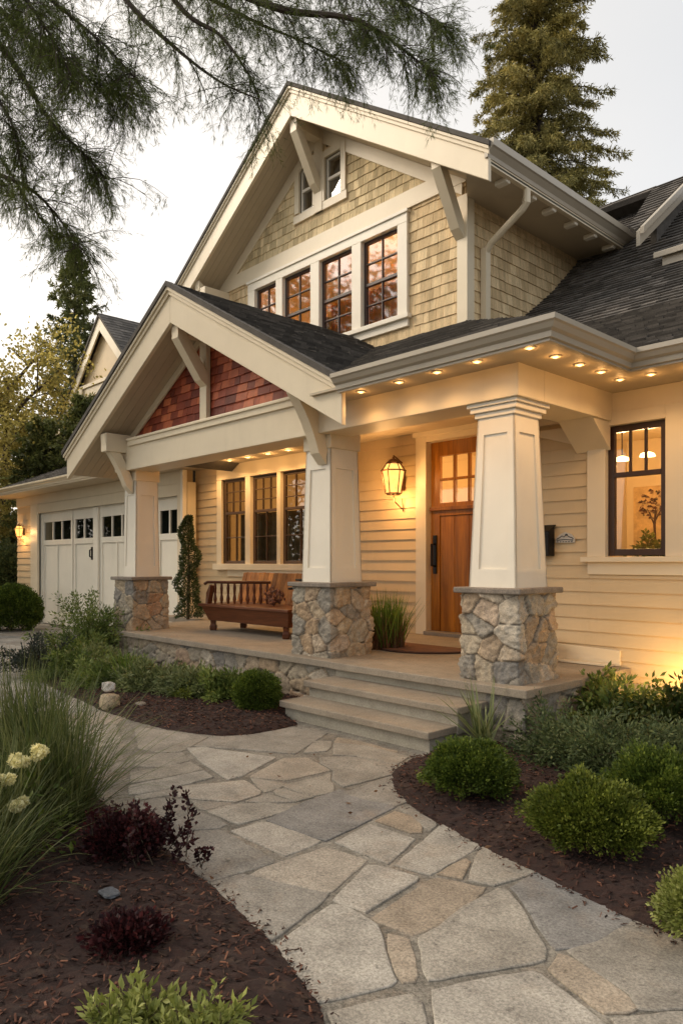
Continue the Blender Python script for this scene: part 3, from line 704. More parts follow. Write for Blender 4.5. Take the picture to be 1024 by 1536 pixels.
# upper four
uw = [(-9.52, -8.97), (-8.81, -8.15), (-7.96, -7.28), (-7.10, -6.43)]
for a, b in uw: window((a, b, 4.52, 5.70), YW, DARKF, GLASSUP, split=5.10, cu=(2, 2), cl=(2, 2), st=.042)
mb = MB()
xs = [-9.70, -9.52, -8.97, -8.81, -8.15, -7.96, -7.28, -7.10, -6.43, -6.26]
for i in range(0, 10, 2): mb.box(xs[i], xs[i + 1], YW - .05, YW + .07, 4.52, 5.70)
mb.box(-9.70, -6.26, YW - .05, YW + .07, 5.70, 5.86); mb.box(-9.72, -6.24, YW - .07, YW, 5.82, 5.865)
mb.box(-9.74, -6.22, YW - .085, YW + .07, 4.46, 4.52); mb.box(-9.70, -6.26, YW - .04, YW, 4.36, 4.46)
part('window_trim', mb, TRIMW, house, 0.005)
# small pair in the gable
for o in (SW1, SW2):
    window(o, YW, TRIMW, GLASSUP, (o[0] - .10, o[1] + .10, o[2], o[3] + .10), TRIM, split=(o[2] + o[3]) / 2, cu=(1, 1), cl=(1, 1), st=.03, sill=False)
mb = MB(); mb.box(-8.56, -7.40, YW - .035, YW + .02, 6.42, 6.54); part('gable_sill', mb, TRIM, house, 0.004)
# triple window behind the bench
for (a, b) in ((-10.46, -9.78), (-9.64, -8.95), (-8.86, -8.05)): window((a, b, 1.30, 2.72), YW, BROWNF, GLASS, split=2.15, cu=(3, 3), cl=(2, 2), st=.05, mu=.014)
mb = MB()
for (a, b) in ((-10.60, -10.46), (-9.78, -9.64), (-8.95, -8.86), (-8.05, -7.9)): mb.box(a, b, YW - .045, YW + .07, 1.30, 2.72)
mb.box(-10.60, -7.9, YW - .05, YW + .07, 2.72, 2.975); mb.box(-10.66, -7.85, YW - .09, YW + .07, 1.20, 1.30); mb.box(-10.3, -7.9, YW - .03, YW, 1.09, 1.20)
part('window_trim', mb, TRIM, house, 0.005)
# right window
window((-3.08, -2.56, 1.38, 2.51), YR, DARKF, GLASS, (-3.25, -2.39, 1.37, 2.62), TRIM, split=2.08, cu=(3, 1), cl=(1, 1), st=.058, mu=.016)
mb = MB(); mb.prism([(-3.72, YR - .03, ZP + .004), (-2.95, YR - .03, ZP + .004), (-2.95, YR - .03, .56), (-3.72, YR - .03, .58)], (0, .03, 0)); mb.prism([(-3.8, YR - .035, ZP + .004), (-3.0, YR - .035, ZP + .004), (-3.0, YR - .12, ZP + .004), (-3.8, YR - .12, ZP + .004)], (0, 0, .02)); part('skirting_board', mb, TRIM, house, 0.004)

# -- front door
door = empty('front_door', (-5.46, YW, ZP), parent=house)
mb = MB(); x0, x1 = -5.93, -4.99; zd0, zd1 = ZP + .05, 2.82; ya, yb = YW + .03, YW + .085
mb.box(x0, x0 + .14, ya, yb, zd0, zd1, .45); mb.box(x1 - .14, x1, ya, yb, zd0, zd1, .55); mb.box(x0 + .14, x1 - .14, ya, yb, 2.64, zd1, .4); mb.box(x0 + .14, x1 - .14, ya, yb, 1.90, 2.06, .5)
n = 3
for k in range(n):
    a = x0 + .14 + (x1 - x0 - .28) * k / n; b = x0 + .14 + (x1 - x0 - .28) * (k + 1) / n; mb.box(a + .0016, b - .0016, ya + .014, yb - .014, zd0, 1.90, .45 + .15 * rnd.random())
for k in (1, 2):
    x = x0 + .14 + (x1 - x0 - .28) * k / 3; mb.box(x - .016, x + .016, ya + .004, yb - .004, 2.06, 2.64, .3)
for k in range(3):
    a = x0 + .14 + (x1 - x0 - .28) * k / 3; b = x0 + .14 + (x1 - x0 - .28) * (k + 1) / 3; mb.box(a + .016 * (k > 0), b - .016 * (k < 2), ya + .004, yb - .004, 2.335, 2.365, .3)
mb.box(x0, x1, ya - .03, ya, 1.965, 2.01, .35)
part('door_leaf', mb, DOORW, door, 0.004)
mb = MB(); mb.add([(x0 + .13, YW + .055, 2.05), (x1 - .13, YW + .055, 2.05), (x1 - .13, YW + .055, 2.65), (x0 + .13, YW + .055, 2.65)], [(0, 1, 2, 3)]); part('glazing', mb, GLASS, door)
mb = MB(); mb.box(x0 + .045, x0 + .10, YW + .01, YW + .03, 1.18, 1.66); mb.tube([(x0 + .072, YW + .02, 1.28), (x0 + .072, YW - .045, 1.28), (x0 + .072, YW - .045, 1.55), (x0 + .072, YW + .02, 1.55)], .014, 8); mb.lathe([(.0, 0), (.02, 0), (.02, .012), (0, .012)], (x0 + .072, YW + .02, 1.60)); part('handle', mb, IRON, door, 0.003)
mb = MB(); mb.box(-6.12, -5.95, YW - .045, YW + .09, ZP, 2.96); mb.box(-4.97, -4.80, YW - .045, YW + .09, ZP, 2.96); mb.box(-5.95, -4.97, YW - .045, YW + .09, 2.83, 2.96); mb.box(-6.16, -4.76, YW - .065, YW, 2.90, 2.965); part('door_frame', mb, TRIM, door, 0.005)
mb = MB(); mb.box(-5.95, -4.97, YW - .10, YW + .12, ZP, ZP + .048); part('threshold', mb, CAPST, door, 0.006)

# -- garage door
gd = empty('garage_door', (-14.8, YG, -.16), parent=house)
yg = YG + .06
def gleaf(a, b, np_, handle=None):
    mb = MB(); z0, z1 = -.14, 2.50; w = .09
    mb.box(a, a + w, yg, yg + .05, z0, z1); mb.box(b - w, b, yg, yg + .05, z0, z1); mb.box(a + w, b - w, yg, yg + .05, 2.29, z1); mb.box(a + w, b - w, yg, yg + .05, 1.74, 1.86); mb.box(a + w, b - w, yg, yg + .05, z0, .10)
    nv = max(1, round((b - a - 2 * w) / .65))
    for k in range(1, nv):
        x = a + w + (b - a - 2 * w) * k / nv; mb.box(x - .03, x + .03, yg, yg + .05, .10, 1.74)
    mb.box(a + w, b - w, yg + .025, yg + .05, .10, 1.74)
    for k in range(1, np_):
        x = a + w + (b - a - 2 * w) * k / np_; mb.box(x - .022, x + .022, yg + .004, yg + .046, 1.86, 2.29)
    o = part('door_leaf', mb, GAR, gd, 0.004)
    g = MB(); g.add([(a + w - .02, yg + .03, 1.84), (b - w + .02, yg + .03, 1.84), (b - w + .02, yg + .03, 2.31), (a + w - .02, yg + .03, 2.31)], [(0, 1, 2, 3)]); part('window_pane', g, GLASSDK, o)
    if handle:
        h = MB(); h.box(handle - .03, handle + .03, yg - .02, yg, 1.38, 1.66); h.tube([(handle, yg, 1.43), (handle, yg - .06, 1.45), (handle, yg - .06, 1.59), (handle, yg, 1.61)], .016, 8); part('handle', h, IRON, o)
gleaf(-18.0, -16.27, 3); gleaf(-16.21, -15.12, 2, -15.24); gleaf(-14.86, -13.36, 3); gleaf(-13.30, -12.5, 2); gleaf(-12.44, -11.58, 2)
mb = MB(); mb.box(-18.055, -18.0, yg - .03, yg + .06, -.2, 2.50); mb.box(-11.58, -11.545, yg - .03, yg + .06, -.2, 2.50); mb.box(-18.055, -11.545, yg - .03, yg + .06, 2.50, 2.525); part('door_jamb', mb, GAR, gd)
mb = MB(); mb.box(-15.10, -14.88, yg - .05, yg + .05, -.15, 2.51); part('door_post', mb, GAR, gd, 0.005)
mb = MB(); mb.box(-18.0, -11.58, yg + .3, yg + .32, -.15, 2.5); part('garage_shade_sheet', mb, m_flat('interior_shade', (0.02, 0.025, 0.02), 0.9), gd)  # near-black sheet stands in for the unlit garage interior

# -- rooms behind the glass
def room(x0, x1, y0, y1, z0, z1, mat=WARMW):
    mb = MB(); t = .04
    mb.box(x0 - t, x1 + t, y1, y1 + t, z0 - t, z1 + t); mb.box(x0 - t, x0, y0, y1, z0, z1); mb.box(x1, x1 + t, y0, y1, z0, z1); mb.box(x0 - t, x1 + t, y0, y1, z0 - t, z0); mb.box(x0 - t, x1 + t, y0, y1, z1, z1 + t)
    return part('room_interior', mb, mat, house)
room(-4.0, -1.0, YR + .151, 8.4, .5, 2.75); room(-6.75, -4.3, YW + .151, 9.6, .4, 2.95); room(-10.9, -6.9, YW + .151, 10.0, .4, 2.93)
room(-10.4, -5.6, YW + .151, 9.6, 3.5, 6.25)
def curtain(name, x0, x1, z0, z1, y, mat, amp=.03, per=.11):
    n = int((x1 - x0) / .012); vs = []; fs = []
    for i in range(n + 1):
        x = x0 + (x1 - x0) * i / n; yy = y + amp * math.sin(2 * math.pi * x / per + 1.3 * math.sin(x * 7)) ; vs += [(x, yy, z0), (x + .004 * math.sin(x * 30), yy * 1.0, z1)]
    for i in range(n): fs.append((2 * i, 2 * i + 2, 2 * i + 3, 2 * i + 1))
    o = mesh_obj(name, vs, fs, mat, house, [rnd.random() for _ in fs], True); return o
curtain('curtain', -10.4, -9.2, .9, 2.15, YW + .32, SHEER, .02); curtain('curtain', -9.2, -8.0, .9, 2.15, YW + .34, SHEER, .02)
curtain('curtain', -8.05, -6.35, 4.4, 5.16, YW + .30, CURT, .03); curtain('curtain', -9.6, -8.1, 4.4, 5.0, YW + .30, SHEER, .03)  # amber curtain is added behind the right-hand windows for their glow
def plight(name, loc, energy, col, rad=.06, typ='POINT', **kw):
    l = bpy.data.lights.new(name, typ); l.energy = energy; l.color = col
    l.shadow_soft_size = rad
    for k, v in kw.items(): setattr(l, k, v)
    o = bpy.data.objects.new(name, l); o.location = loc; COL.objects.link(o); return o
WARM = (1.0, 0.60, 0.26)

# ------------------------------------------------------------------ LAMPS (each a thing with its own light)
def can_light(loc, label, group, power, spot=True, r=.021):
    x, y, z = loc
    o = empty('recessed_light', loc, label, 'ceiling light', group)
    mb = MB(); mb.lathe([(r, .0), (r + .022, .0), (r + .022, -.004), (r + .004, -.008), (r, -.004)], loc, 20); part('trim_ring', mb, TRIMW, o, 0, True)
    mb = MB(); mb.lathe([(0, -.016), (r * .5, -.014), (r * .9, -.008), (r * .97, .0), (0, .0)], loc, 20); part('lens', mb, LENS, o)
    l = plight('lamp_light', (0, 0, -.05), power, WARM, .03, 'SPOT', spot_size=R(150), spot_blend=.8); l.parent = o
    l = plight('lamp_light', (0, 0, -.07), 1.1 if power > 10 else .02, (1, .55, .2), .03); l.parent = o
    if power < 10: l = plight('lamp_light', (0, 0, -.035), .24, (1, .5, .16), .02); l.parent = o
ords = ['first', 'second', 'third', 'fourth', 'fifth', 'sixth', 'seventh', 'eighth', 'ninth', 'tenth', 'eleventh']
sof = [(-4.46, 4.43), (-4.01, 4.42), (-3.6, 4.40), (-3.21, 4.38), (-2.76, 4.36), (-2.75, 4.68), (-2.74, 5.0), (-2.73, 5.31), (-2.74, 5.64), (-2.50, 5.66), (-2.2, 5.68)]
sl = ['lit soffit light nearest the porch gable end', 'lit soffit light second along from the porch gable', 'lit soffit light midway along the front eave', 'lit soffit light above the left face of the big white column', 'lit soffit light at the outer corner of the porch eave',
      'lit soffit light just round the outer eave corner', 'lit soffit light second behind the outer eave corner', 'lit soffit light third behind the outer eave corner', 'lit soffit light in the inner eave corner', 'lit soffit light left above the dark framed window', 'lit soffit light directly above the dark framed window']
for (x, y), lb in zip(sof, sl): can_light((x, y, 2.788), lb, 'small lit lights in the porch soffit', 3.2)
can_light((-5.91, 6.5, 2.958), 'lit porch ceiling light near the wall lantern', 'porch ceiling lights', 13, r=.045)
can_light((-5.05, 6.45, 2.958), 'lit porch ceiling light above the front door', 'porch ceiling lights', 13, r=.045)
for x_, lb in ((-10.45, 'added porch ceiling light brightening the garage end of the porch'), (-9.76, 'porch ceiling light above the left pane of the triple window'), (-9.27, 'porch ceiling light above the gap between left and middle panes'), (-8.76, 'porch ceiling light above the middle pane of the triple window'), (-8.28, 'porch ceiling light above the right pane of the triple window')):  # garage-end light is added to brighten the dark ceiling strip
    can_light((x_, 6.74, 2.958), lb, 'porch ceiling lights', 12.5, r=.032)
def pendant(loc, label):
    o = empty('pendant_lamp', loc, label, 'lamp', 'pendant lamps in the right room')
    mb = MB(); mb.lathe([(.02, .045), (.06, .03), (.075, 0), (.07, 0), (.05, .02), (.018, .04)], loc, 20); part('lamp_shade', mb, BULB, o, 0, True)
    mb = MB(); mb.tube([(loc[0], loc[1], loc[2] + .045), (loc[0], loc[1], 2.745)], .006, 6); part('cord', mb, IRON, o)
    l = plight('lamp_light', (0, 0, -.08), 15, WARM, .05); l.parent = o
pendant((-3.38, 7.0, 2.33), 'glowing pendant lamp behind the window, left one'); pendant((-3.14, 7.03, 2.35), 'glowing pendant lamp behind the window, right one')
o = empty('hall_lamp', (-4.75, 8.6, 2.45), 'bright hall lamp shining through the front door glass', 'lamp')
mb = MB(); mb.lathe([(0, -.1), (.13, -.1), (.16, .1), (0, .1)], (-4.75, 8.6, 2.45), 24); part('lamp_shade', mb, BULB, o, 0, True)
mb = MB(); mb.tube([(-4.75, 8.6, 2.55), (-4.75, 8.6, 2.94)], .012, 6); part('cord', mb, IRON, o)
l = plight('lamp_light', (-.25, -.2, -.2), 40, WARM, .1); l.parent = o
o = empty('table_lamp', (-9.0, 8.9, 1.5), 'warm table lamp in the room behind the triple window', 'lamp')
mb = MB(); mb.lathe([(.05, 0), (.13, 0), (.09, .2), (.05, .2)], (-9.0, 8.9, 1.5), 20); part('lamp_shade', mb, BULB, o, 0, True)
mb = MB(); mb.lathe([(.08, -.35), (.09, -.33), (.03, -.25), (.05, -.12), (.02, 0), (.0, 0)], (-9.0, 8.9, 1.5), 16); part('base', mb, COPPER, o, 0, True)
l = plight('lamp_light', (0, -.1, .3), 22, WARM, .1); l.parent = o
o = empty('upstairs_fill_lamp', (-7.2, 8.4, 5.9), 'warm ceiling lamp added to light the upstairs curtains', 'lamp')
mb = MB(); mb.lathe([(0, -.12), (.14, -.08), (.18, .0), (.17, .03), (0, .03)], (-7.2, 8.4, 5.9), 20); part('lamp_shade', mb, BULB, o, 0, True)
mb = MB(); mb.tube([(-7.2, 8.4, 5.93), (-7.2, 8.4, 6.24)], .012, 6); part('rod', mb, IRON, o)
l = plight('lamp_light', (0, -.9, -1.0), 60, (1.0, .5, .16), .1); l.parent = o  # lamp added to light the curtains; its point sits well below the shade

def wall_lantern(x, y, z, s, label, power):
    o = empty('wall_lantern', (x, y, z), label, 'wall lantern', 'wall lanterns')
    yc = y - .20 * s; mb = MB()
    mb.box(x - .05 * s, x + .05 * s, y - .02, y, z - .15 * s, z + .15 * s)
    def ring(zz, r, t):
        pts = [(x + r * math.cos(R(45 + 60 * k)), yc + r * math.sin(R(45 + 60 * k)), zz) for k in range(7)]; mb.tube(pts, t, 6)
    zb, zm, zt_ = z - .20 * s, z + .13 * s, z + .30 * s
    ring(zb, .115 * s, .009 * s); ring(zm, .178 * s, .011 * s); ring(zb - .02 * s, .095 * s, .007 * s)
    for k in range(6):
        a = R(45 + 60 * k); mb.tube([(x + .115 * s * math.cos(a), yc + .115 * s * math.sin(a), zb), (x + .172 * s * math.cos(a), yc + .172 * s * math.sin(a), zm), (x + .10 * s * math.cos(a), yc + .10 * s * math.sin(a), zt_ - .06 * s)], .008 * s, 6)
    mb.lathe([(.115 * s, .225 * s), (.11 * s, .245 * s), (.06 * s, .29 * s), (.02 * s, .305 * s), (.015 * s, .33 * s), (0, .33 * s)], (x, yc, z), 12)
    mb.tube([(x, y - .01, z + .26 * s), (x, yc, z + .35 * s), (x, yc, z + .31 * s)], .010 * s, 6)
    mb.tube([(x, y - .01, z - .42 * s), (x, yc + .03 * s, z - .32 * s), (x, yc, z - .22 * s)], .009 * s, 6)
    mb.tube([(x + .02 * s, y - .01, z - .46 * s), (x + .02 * s, y - .03, z - .26 * s)], .007 * s, 6)
    part('lantern_frame', mb, COPPER, o)
    mb = MB(); mb.lathe([(.0, -.19 * s), (.104 * s, -.19 * s), (.160 * s, .12 * s), (.095 * s, .23 * s), (0, .23 * s)], (x, yc, z), 6); part('lantern_glass', mb, LANTG, o)
    l = plight('lamp_light', (0, -.20 * s, -.30 * s), power * .5, (1, .52, .18), .05); l.parent = o
    l = plight('lamp_light', (-.02, -.42 * s, .0), power, (1, .52, .18), .06); l.parent = o
wall_lantern(-6.36, YW - .02, 2.38, .88, 'glowing copper wall lantern on the siding left of the front door', 12)
wall_lantern(-19.0, YG - .02, 2.10, .62, 'small dark wall lantern glowing at the far end of the garage', 8)

# ------------------------------------------------------------------ THINGS ON THE PORCH
b = empty('bench', (-7.75, 5.85, ZP), 'dark red wooden bench with slatted back and turned spindle armrest under the porch windows', 'bench')
X0, X1, Y0, Y1 = -8.40, -6.60, 5.36, 6.05; b.scale = (1, 1, .80)
mb = MB()
mb.prism([(X0 - .02, Y0, ZP + .40), (X1 + .02, Y0, ZP + .40), (X1 - .05, Y0 + .05, ZP + .17), (X0 + .08, Y0 + .05, ZP + .17)], (0, .6, 0), .5)
mb.box(X0 - .05, X1 + .05, Y0 - .035, Y1, ZP + .40, ZP + .445, .65); part('seat', mb, BENCHW, b, 0.008)
mb = MB(); n = 19
for k in range(n):
    a = X0 - .06 + (X1 - X0 + .06) * k / n; w = (X1 - X0 + .06) / n; mb.prism([(a + .002, Y1 - .09, ZP + .445), (a + w - .002, Y1 - .09, ZP + .445), (a + w - .002, Y1 + .03, ZP + .95 + rnd.uniform(-.008, .008)), (a + .002, Y1 + .03, ZP + .95)], (0, .025, 0), rnd.random())
mb.box(X0 - .06, X1, Y1 + .056, Y1 + .08, ZP + .70, ZP + .76, .3); part('backrest', mb, SLATW, b, 0.003)
for (x, y) in ((X0 + .12, Y0 + .10), (X1 - .12, Y0 + .08), (X0 + .12, Y1 - .1), (X1 - .12, Y1 - .1)):
    mb = MB(); mb.lathe([(.05, 0), (.06, .02), (.062, .07), (.045, .11), (.05, .18), (.06, .19)], (x, y, ZP), 4, .35); part('leg', mb, BENCHW, b, 0.006)
mb = MB()
mb.prism([(X0 + .02, Y0 + .04, ZP + .445), (X0 + .10, Y0 + .02, ZP + .445), (X0 + .14, Y0 + .04, ZP + .74), (X0 + .09, Y0 + .06, ZP + .76), (X0 + .02, Y0 + .05, ZP + .62)], (0, .07, 0), .6)
mb.tube([(X0 - .02, Y0 + .06, ZP + .77), (X0 + .04, Y0 + .06, ZP + .80), (X0 + .35, Y0 + .22, ZP + .80), (X0 + .75, Y1 - .12, ZP + .80)], .026, 8, .2)
for k in range(9):
    t = (k + .6) / 9; p = Vector((X0 + .10, Y0 + .08, 0)).lerp(Vector((X0 + .75, Y1 - .13, 0)), t)
    mb.tube([(p.x, p.y, ZP + .44), (p.x, p.y, ZP + .52), (p.x, p.y, ZP + .60), (p.x, p.y, ZP + .70), (p.x, p.y, ZP + .79)], [.012, .026, .014, .022, .012], 7, .3 + .5 * rnd.random())
part('armrest', mb, BENCHW, b)
mb = MB()
mb.tube([(X1 - .55, Y1 - .12, ZP + .47), (X1 - .40, Y1 - .16, ZP + .52), (X1 - .26, Y1 - .2, ZP + .62), (X1 - .20, Y1 - .22, ZP + .76), (X1 - .24, Y1 - .24, ZP + .84), (X1 - .36, Y1 - .26, ZP + .86), (X1 - .12, Y1 - .2, ZP + .87)], [.03, .024, .03, .028, .024, .018, .014], 8)
mb.tube([(X1 - .24, Y1 - .22, ZP + .45), (X1 - .22, Y1 - .22, ZP + .68)], .016, 8); mb.tube([(X1 - .5, Y1 - .26, ZP + .72), (X1 - .22, Y1 - .24, ZP + .75)], .02, 8); mb.tube([(X1 - .42, Y1 - .2, ZP + .45), (X1 - .44, Y1 - .18, ZP + .60), (X1 - .30, Y1 - .2, ZP + .58)], .014, 7)
part('armrest', mb, IRON, b, label='dark scrolled armrest')
mb = MB()
for k in range(70):
    a = rnd.uniform(0, 6.28); r = rnd.uniform(0, .14); h = rnd.uniform(.02, .24) * (1 - r * 3); x, y = X0 + 1.1 + r * math.cos(a), Y0 + .35 + r * math.sin(a)
    mb.tube([(x, y, ZP + .362 + h), (x + rnd.uniform(-.03, .03), y, ZP + .38 + h), (x + rnd.uniform(-.03, .03), y + rnd.uniform(-.03, .03), ZP + .41 + h)], [.006, .016, .006], 5, rnd.random())
    if k % 3 == 0: mb.tube([(X0 + 1.1, Y0 + .35, ZP + .36), (x, y, ZP + .37 + h)], .005, 5, .2)
tag(part('dried_arrangement', mb, m_wood('dried_sprigs', (.08, .03, .02), (.35, .16, .09), 20), None), 'small reddish dried flower arrangement lying on the bench seat', 'decoration')

m = empty('door_mat', (-4.98, 5.85, ZP), 'brown half round coir mat in front of the front door', 'door mat')
mb = MB(); pts = [(-5.0 + .58 * math.cos(a), 6.05 - .62 * math.sin(a), ZP + .003) for a in [math.pi * k / 24 for k in range(25)]]; mb.prism(pts, (0, 0, .02)); part('pile', mb, MATM, m, .004)
mb = MB(); mb.tube([(p[0], p[1], ZP + .014) for p in pts], .011, 6); part('border', mb, m_flat('mat_border', (.07, .03, .017), .9), m)

o = empty('mailbox', (-3.70, YR, 1.5), 'black wall mailbox on the siding beside the white column', 'mailbox')
mb = MB(); mb.prism([(-3.82, YR - .02, 1.38), (-3.82, YR - .13, 1.38), (-3.82, YR - .13, 1.60), (-3.82, YR - .02, 1.66)], (.24, 0, 0)); part('body', mb, IRON, o, .008)
mb = MB(); mb.prism([(-3.83, YR - .018, 1.672), (-3.83, YR - .145, 1.605), (-3.83, YR - .145, 1.57), (-3.83, YR - .137, 1.57), (-3.83, YR - .137, 1.598), (-3.83, YR - .018, 1.66)], (.26, 0, 0)); part('lid', mb, IRON, o, .003)
mb = MB(); mb.lathe([(0, 0), (.008, 0), (.008, .01), (0, .01)], (-3.70, YR - .14, 1.53), 10); part('latch', mb, COPPER, o)
o = empty('house_plaque', (-3.47, YR, 1.54), 'small pale house plaque with a dark hill emblem beside the mailbox', 'plaque')
mb = MB(); pts = [(-3.565, YR - .032, 1.50), (-3.375, YR - .032, 1.50), (-3.375, YR - .032, 1.545), (-3.41, YR - .032, 1.58), (-3.47, YR - .032, 1.60), (-3.53, YR - .032, 1.575), (-3.565, YR - .032, 1.545)]
mb.prism(pts, (0, .016, 0)); part('plate', mb, m_flat('plaque_face', (.55, .52, .46), .5), o, .003)
mb = MB(); y = YR - .034
mb.tube([(-3.555, y, 1.535), (-3.52, y, 1.55), (-3.50, y, 1.565), (-3.48, y, 1.553), (-3.455, y, 1.574), (-3.43, y, 1.556), (-3.40, y, 1.546), (-3.385, y, 1.535)], .004, 5); mb.tube([(-3.55, y, 1.525), (-3.47, y, 1.531), (-3.39, y, 1.525)], .004, 5); mb.lathe([(0, 0), (.012, .004), (.013, .012), (0, .018)], (-3.455, y, 1.567), 8)
for k in range(6): mb.box(-3.55 + .028 * k, -3.535 + .028 * k, y - .001, y + .003, 1.507, 1.515)
part('emblem', mb, m_flat('plaque_ink', (.05, .06, .07), .5), o)
o = empty('flower_pot', (-4.02, 5.95, ZP), 'small rusty brown pot on the porch behind the big stone pier', 'pot')
mb = MB(); mb.lathe([(0, .0), (.075, 0), (.085, .03), (.10, .15), (.12, .19), (.125, .22), (.11, .22), (.09, .17), (0, .17)], (-3.60, 5.86, ZP), 20); part('body', mb, COPPER, o, 0, True)
mb = MB(); mb.lathe([(0, .165), (.095, .172), (0, .2)], (-3.60, 5.86, ZP), 14); part('soil', mb, MULCH, o)
# room things behind the right window
o = empty('wall_picture', (-3.62, 8.38, 1.9), 'picture of a blossoming tree on the lit wall behind the right window', 'picture')
mb = MB(); mb.box(-3.90, -3.38, 8.36, 8.395, 1.50, 2.20); part('panel', mb, m_flat('picture_ground', (.55, .38, .18), .7, 0, .3), o, .006)
mb = MB()
for k in range(90):
    a = rnd.uniform(0, 6.28); r = .20 * math.sqrt(rnd.random()); mb.lathe([(0, 0), (rnd.uniform(.012, .03), .006), (0, .03)], (-3.64 + r * math.cos(a), 8.35, 1.98 + r * .85 * math.sin(a)), 6, rnd.random())
mb.tube([(-3.64, 8.352, 1.56), (-3.65, 8.352, 1.75), (-3.63, 8.352, 1.95)], .013, 6, .1); mb.tube([(-3.65, 8.352, 1.75), (-3.72, 8.352, 1.92)], .008, 5, .1); mb.tube([(-3.65, 8.352, 1.78), (-3.57, 8.352, 1.93)], .008, 5, .1)
part('painted_tree', mb, m_shingle('picture_tree', [(0, (.04, .02, .015)), (.5, (.16, .05, .03)), (.8, (.5, .35, .2)), (1, (.1, .09, .05))]), o)

o = empty('console_table', (-3.55, 8.15, .5), 'low wooden console under the picture in the right room', 'table')
mb = MB(); mb.box(-3.98, -3.1, 7.95, 8.33, 1.22, 1.26); mb.box(-3.95, -3.13, 7.99, 8.30, 1.10, 1.22); part('top', mb, BENCHW, o, .006)
for x in (-3.92, -3.16):
    for y in (8.0, 8.28):
        mb = MB(); mb.box(x - .025, x + .025, y - .025, y + .025, .5, 1.10); part('leg', mb, BENCHW, o, .004)
VASE = (-3.52, 8.12, 1.26)
# ------------------------------------------------------------------ GROUND, PATH, BEDS
def sdf(P, poly):
    poly = np.array(poly); n = len(poly); d = np.full(len(P), 1e9); ins = np.zeros(len(P), bool)
    for i in range(n):
        a, b2 = poly[i], poly[(i + 1) % n]; e = b2 - a; w = P - a
        t = np.clip((w @ e) / max(1e-12, e @ e), 0, 1); q = w - t[:, None] * e; d = np.minimum(d, np.hypot(q[:, 0], q[:, 1]))
        c = (a[1] > P[:, 1]) != (b2[1] > P[:, 1])
        xx = a[0] + (P[:, 1] - a[1]) * e[0] / (e[1] if abs(e[1]) > 1e-12 else 1e-12); ins ^= c & (P[:, 0] < xx)
    return np.where(ins, d, -d)
def smooth_poly(p, it=2):
    for _ in range(it):
        q = []
        for i in range(len(p)):
            a, c = p[i], p[(i + 1) % len(p)]; q += [(a[0] * .75 + c[0] * .25, a[1] * .75 + c[1] * .25), (a[0] * .25 + c[0] * .75, a[1] * .25 + c[1] * .75)]
        p = q
    return p
GZ0 = -0.05
mb = MB(); n = 60; ext = 70
vs = []; fs = []
xs = sorted(set([-600, -200, -80, -50, -35] + [round(-28 + .8 * k, 3) for k in range(60)] + [25, 60, 200, 600])); ys = [-600, -200, -60, -25, -12, -6, -3, 0, 3, 6, 9, 12, 16, 22, 40, 80, 200, 600]
for y in ys:
    for x in xs: vs.append((x, y, GZ0 + gz(x, y)))
for j in range(len(ys) - 1):
    for i in range(len(xs) - 1): a = j * len(xs) + i; fs.append((a, a + 1, a + len(xs) + 1, a + len(xs)))
structure(mesh_obj('ground', vs, fs, SOIL, None, [0.5] * len(fs)))

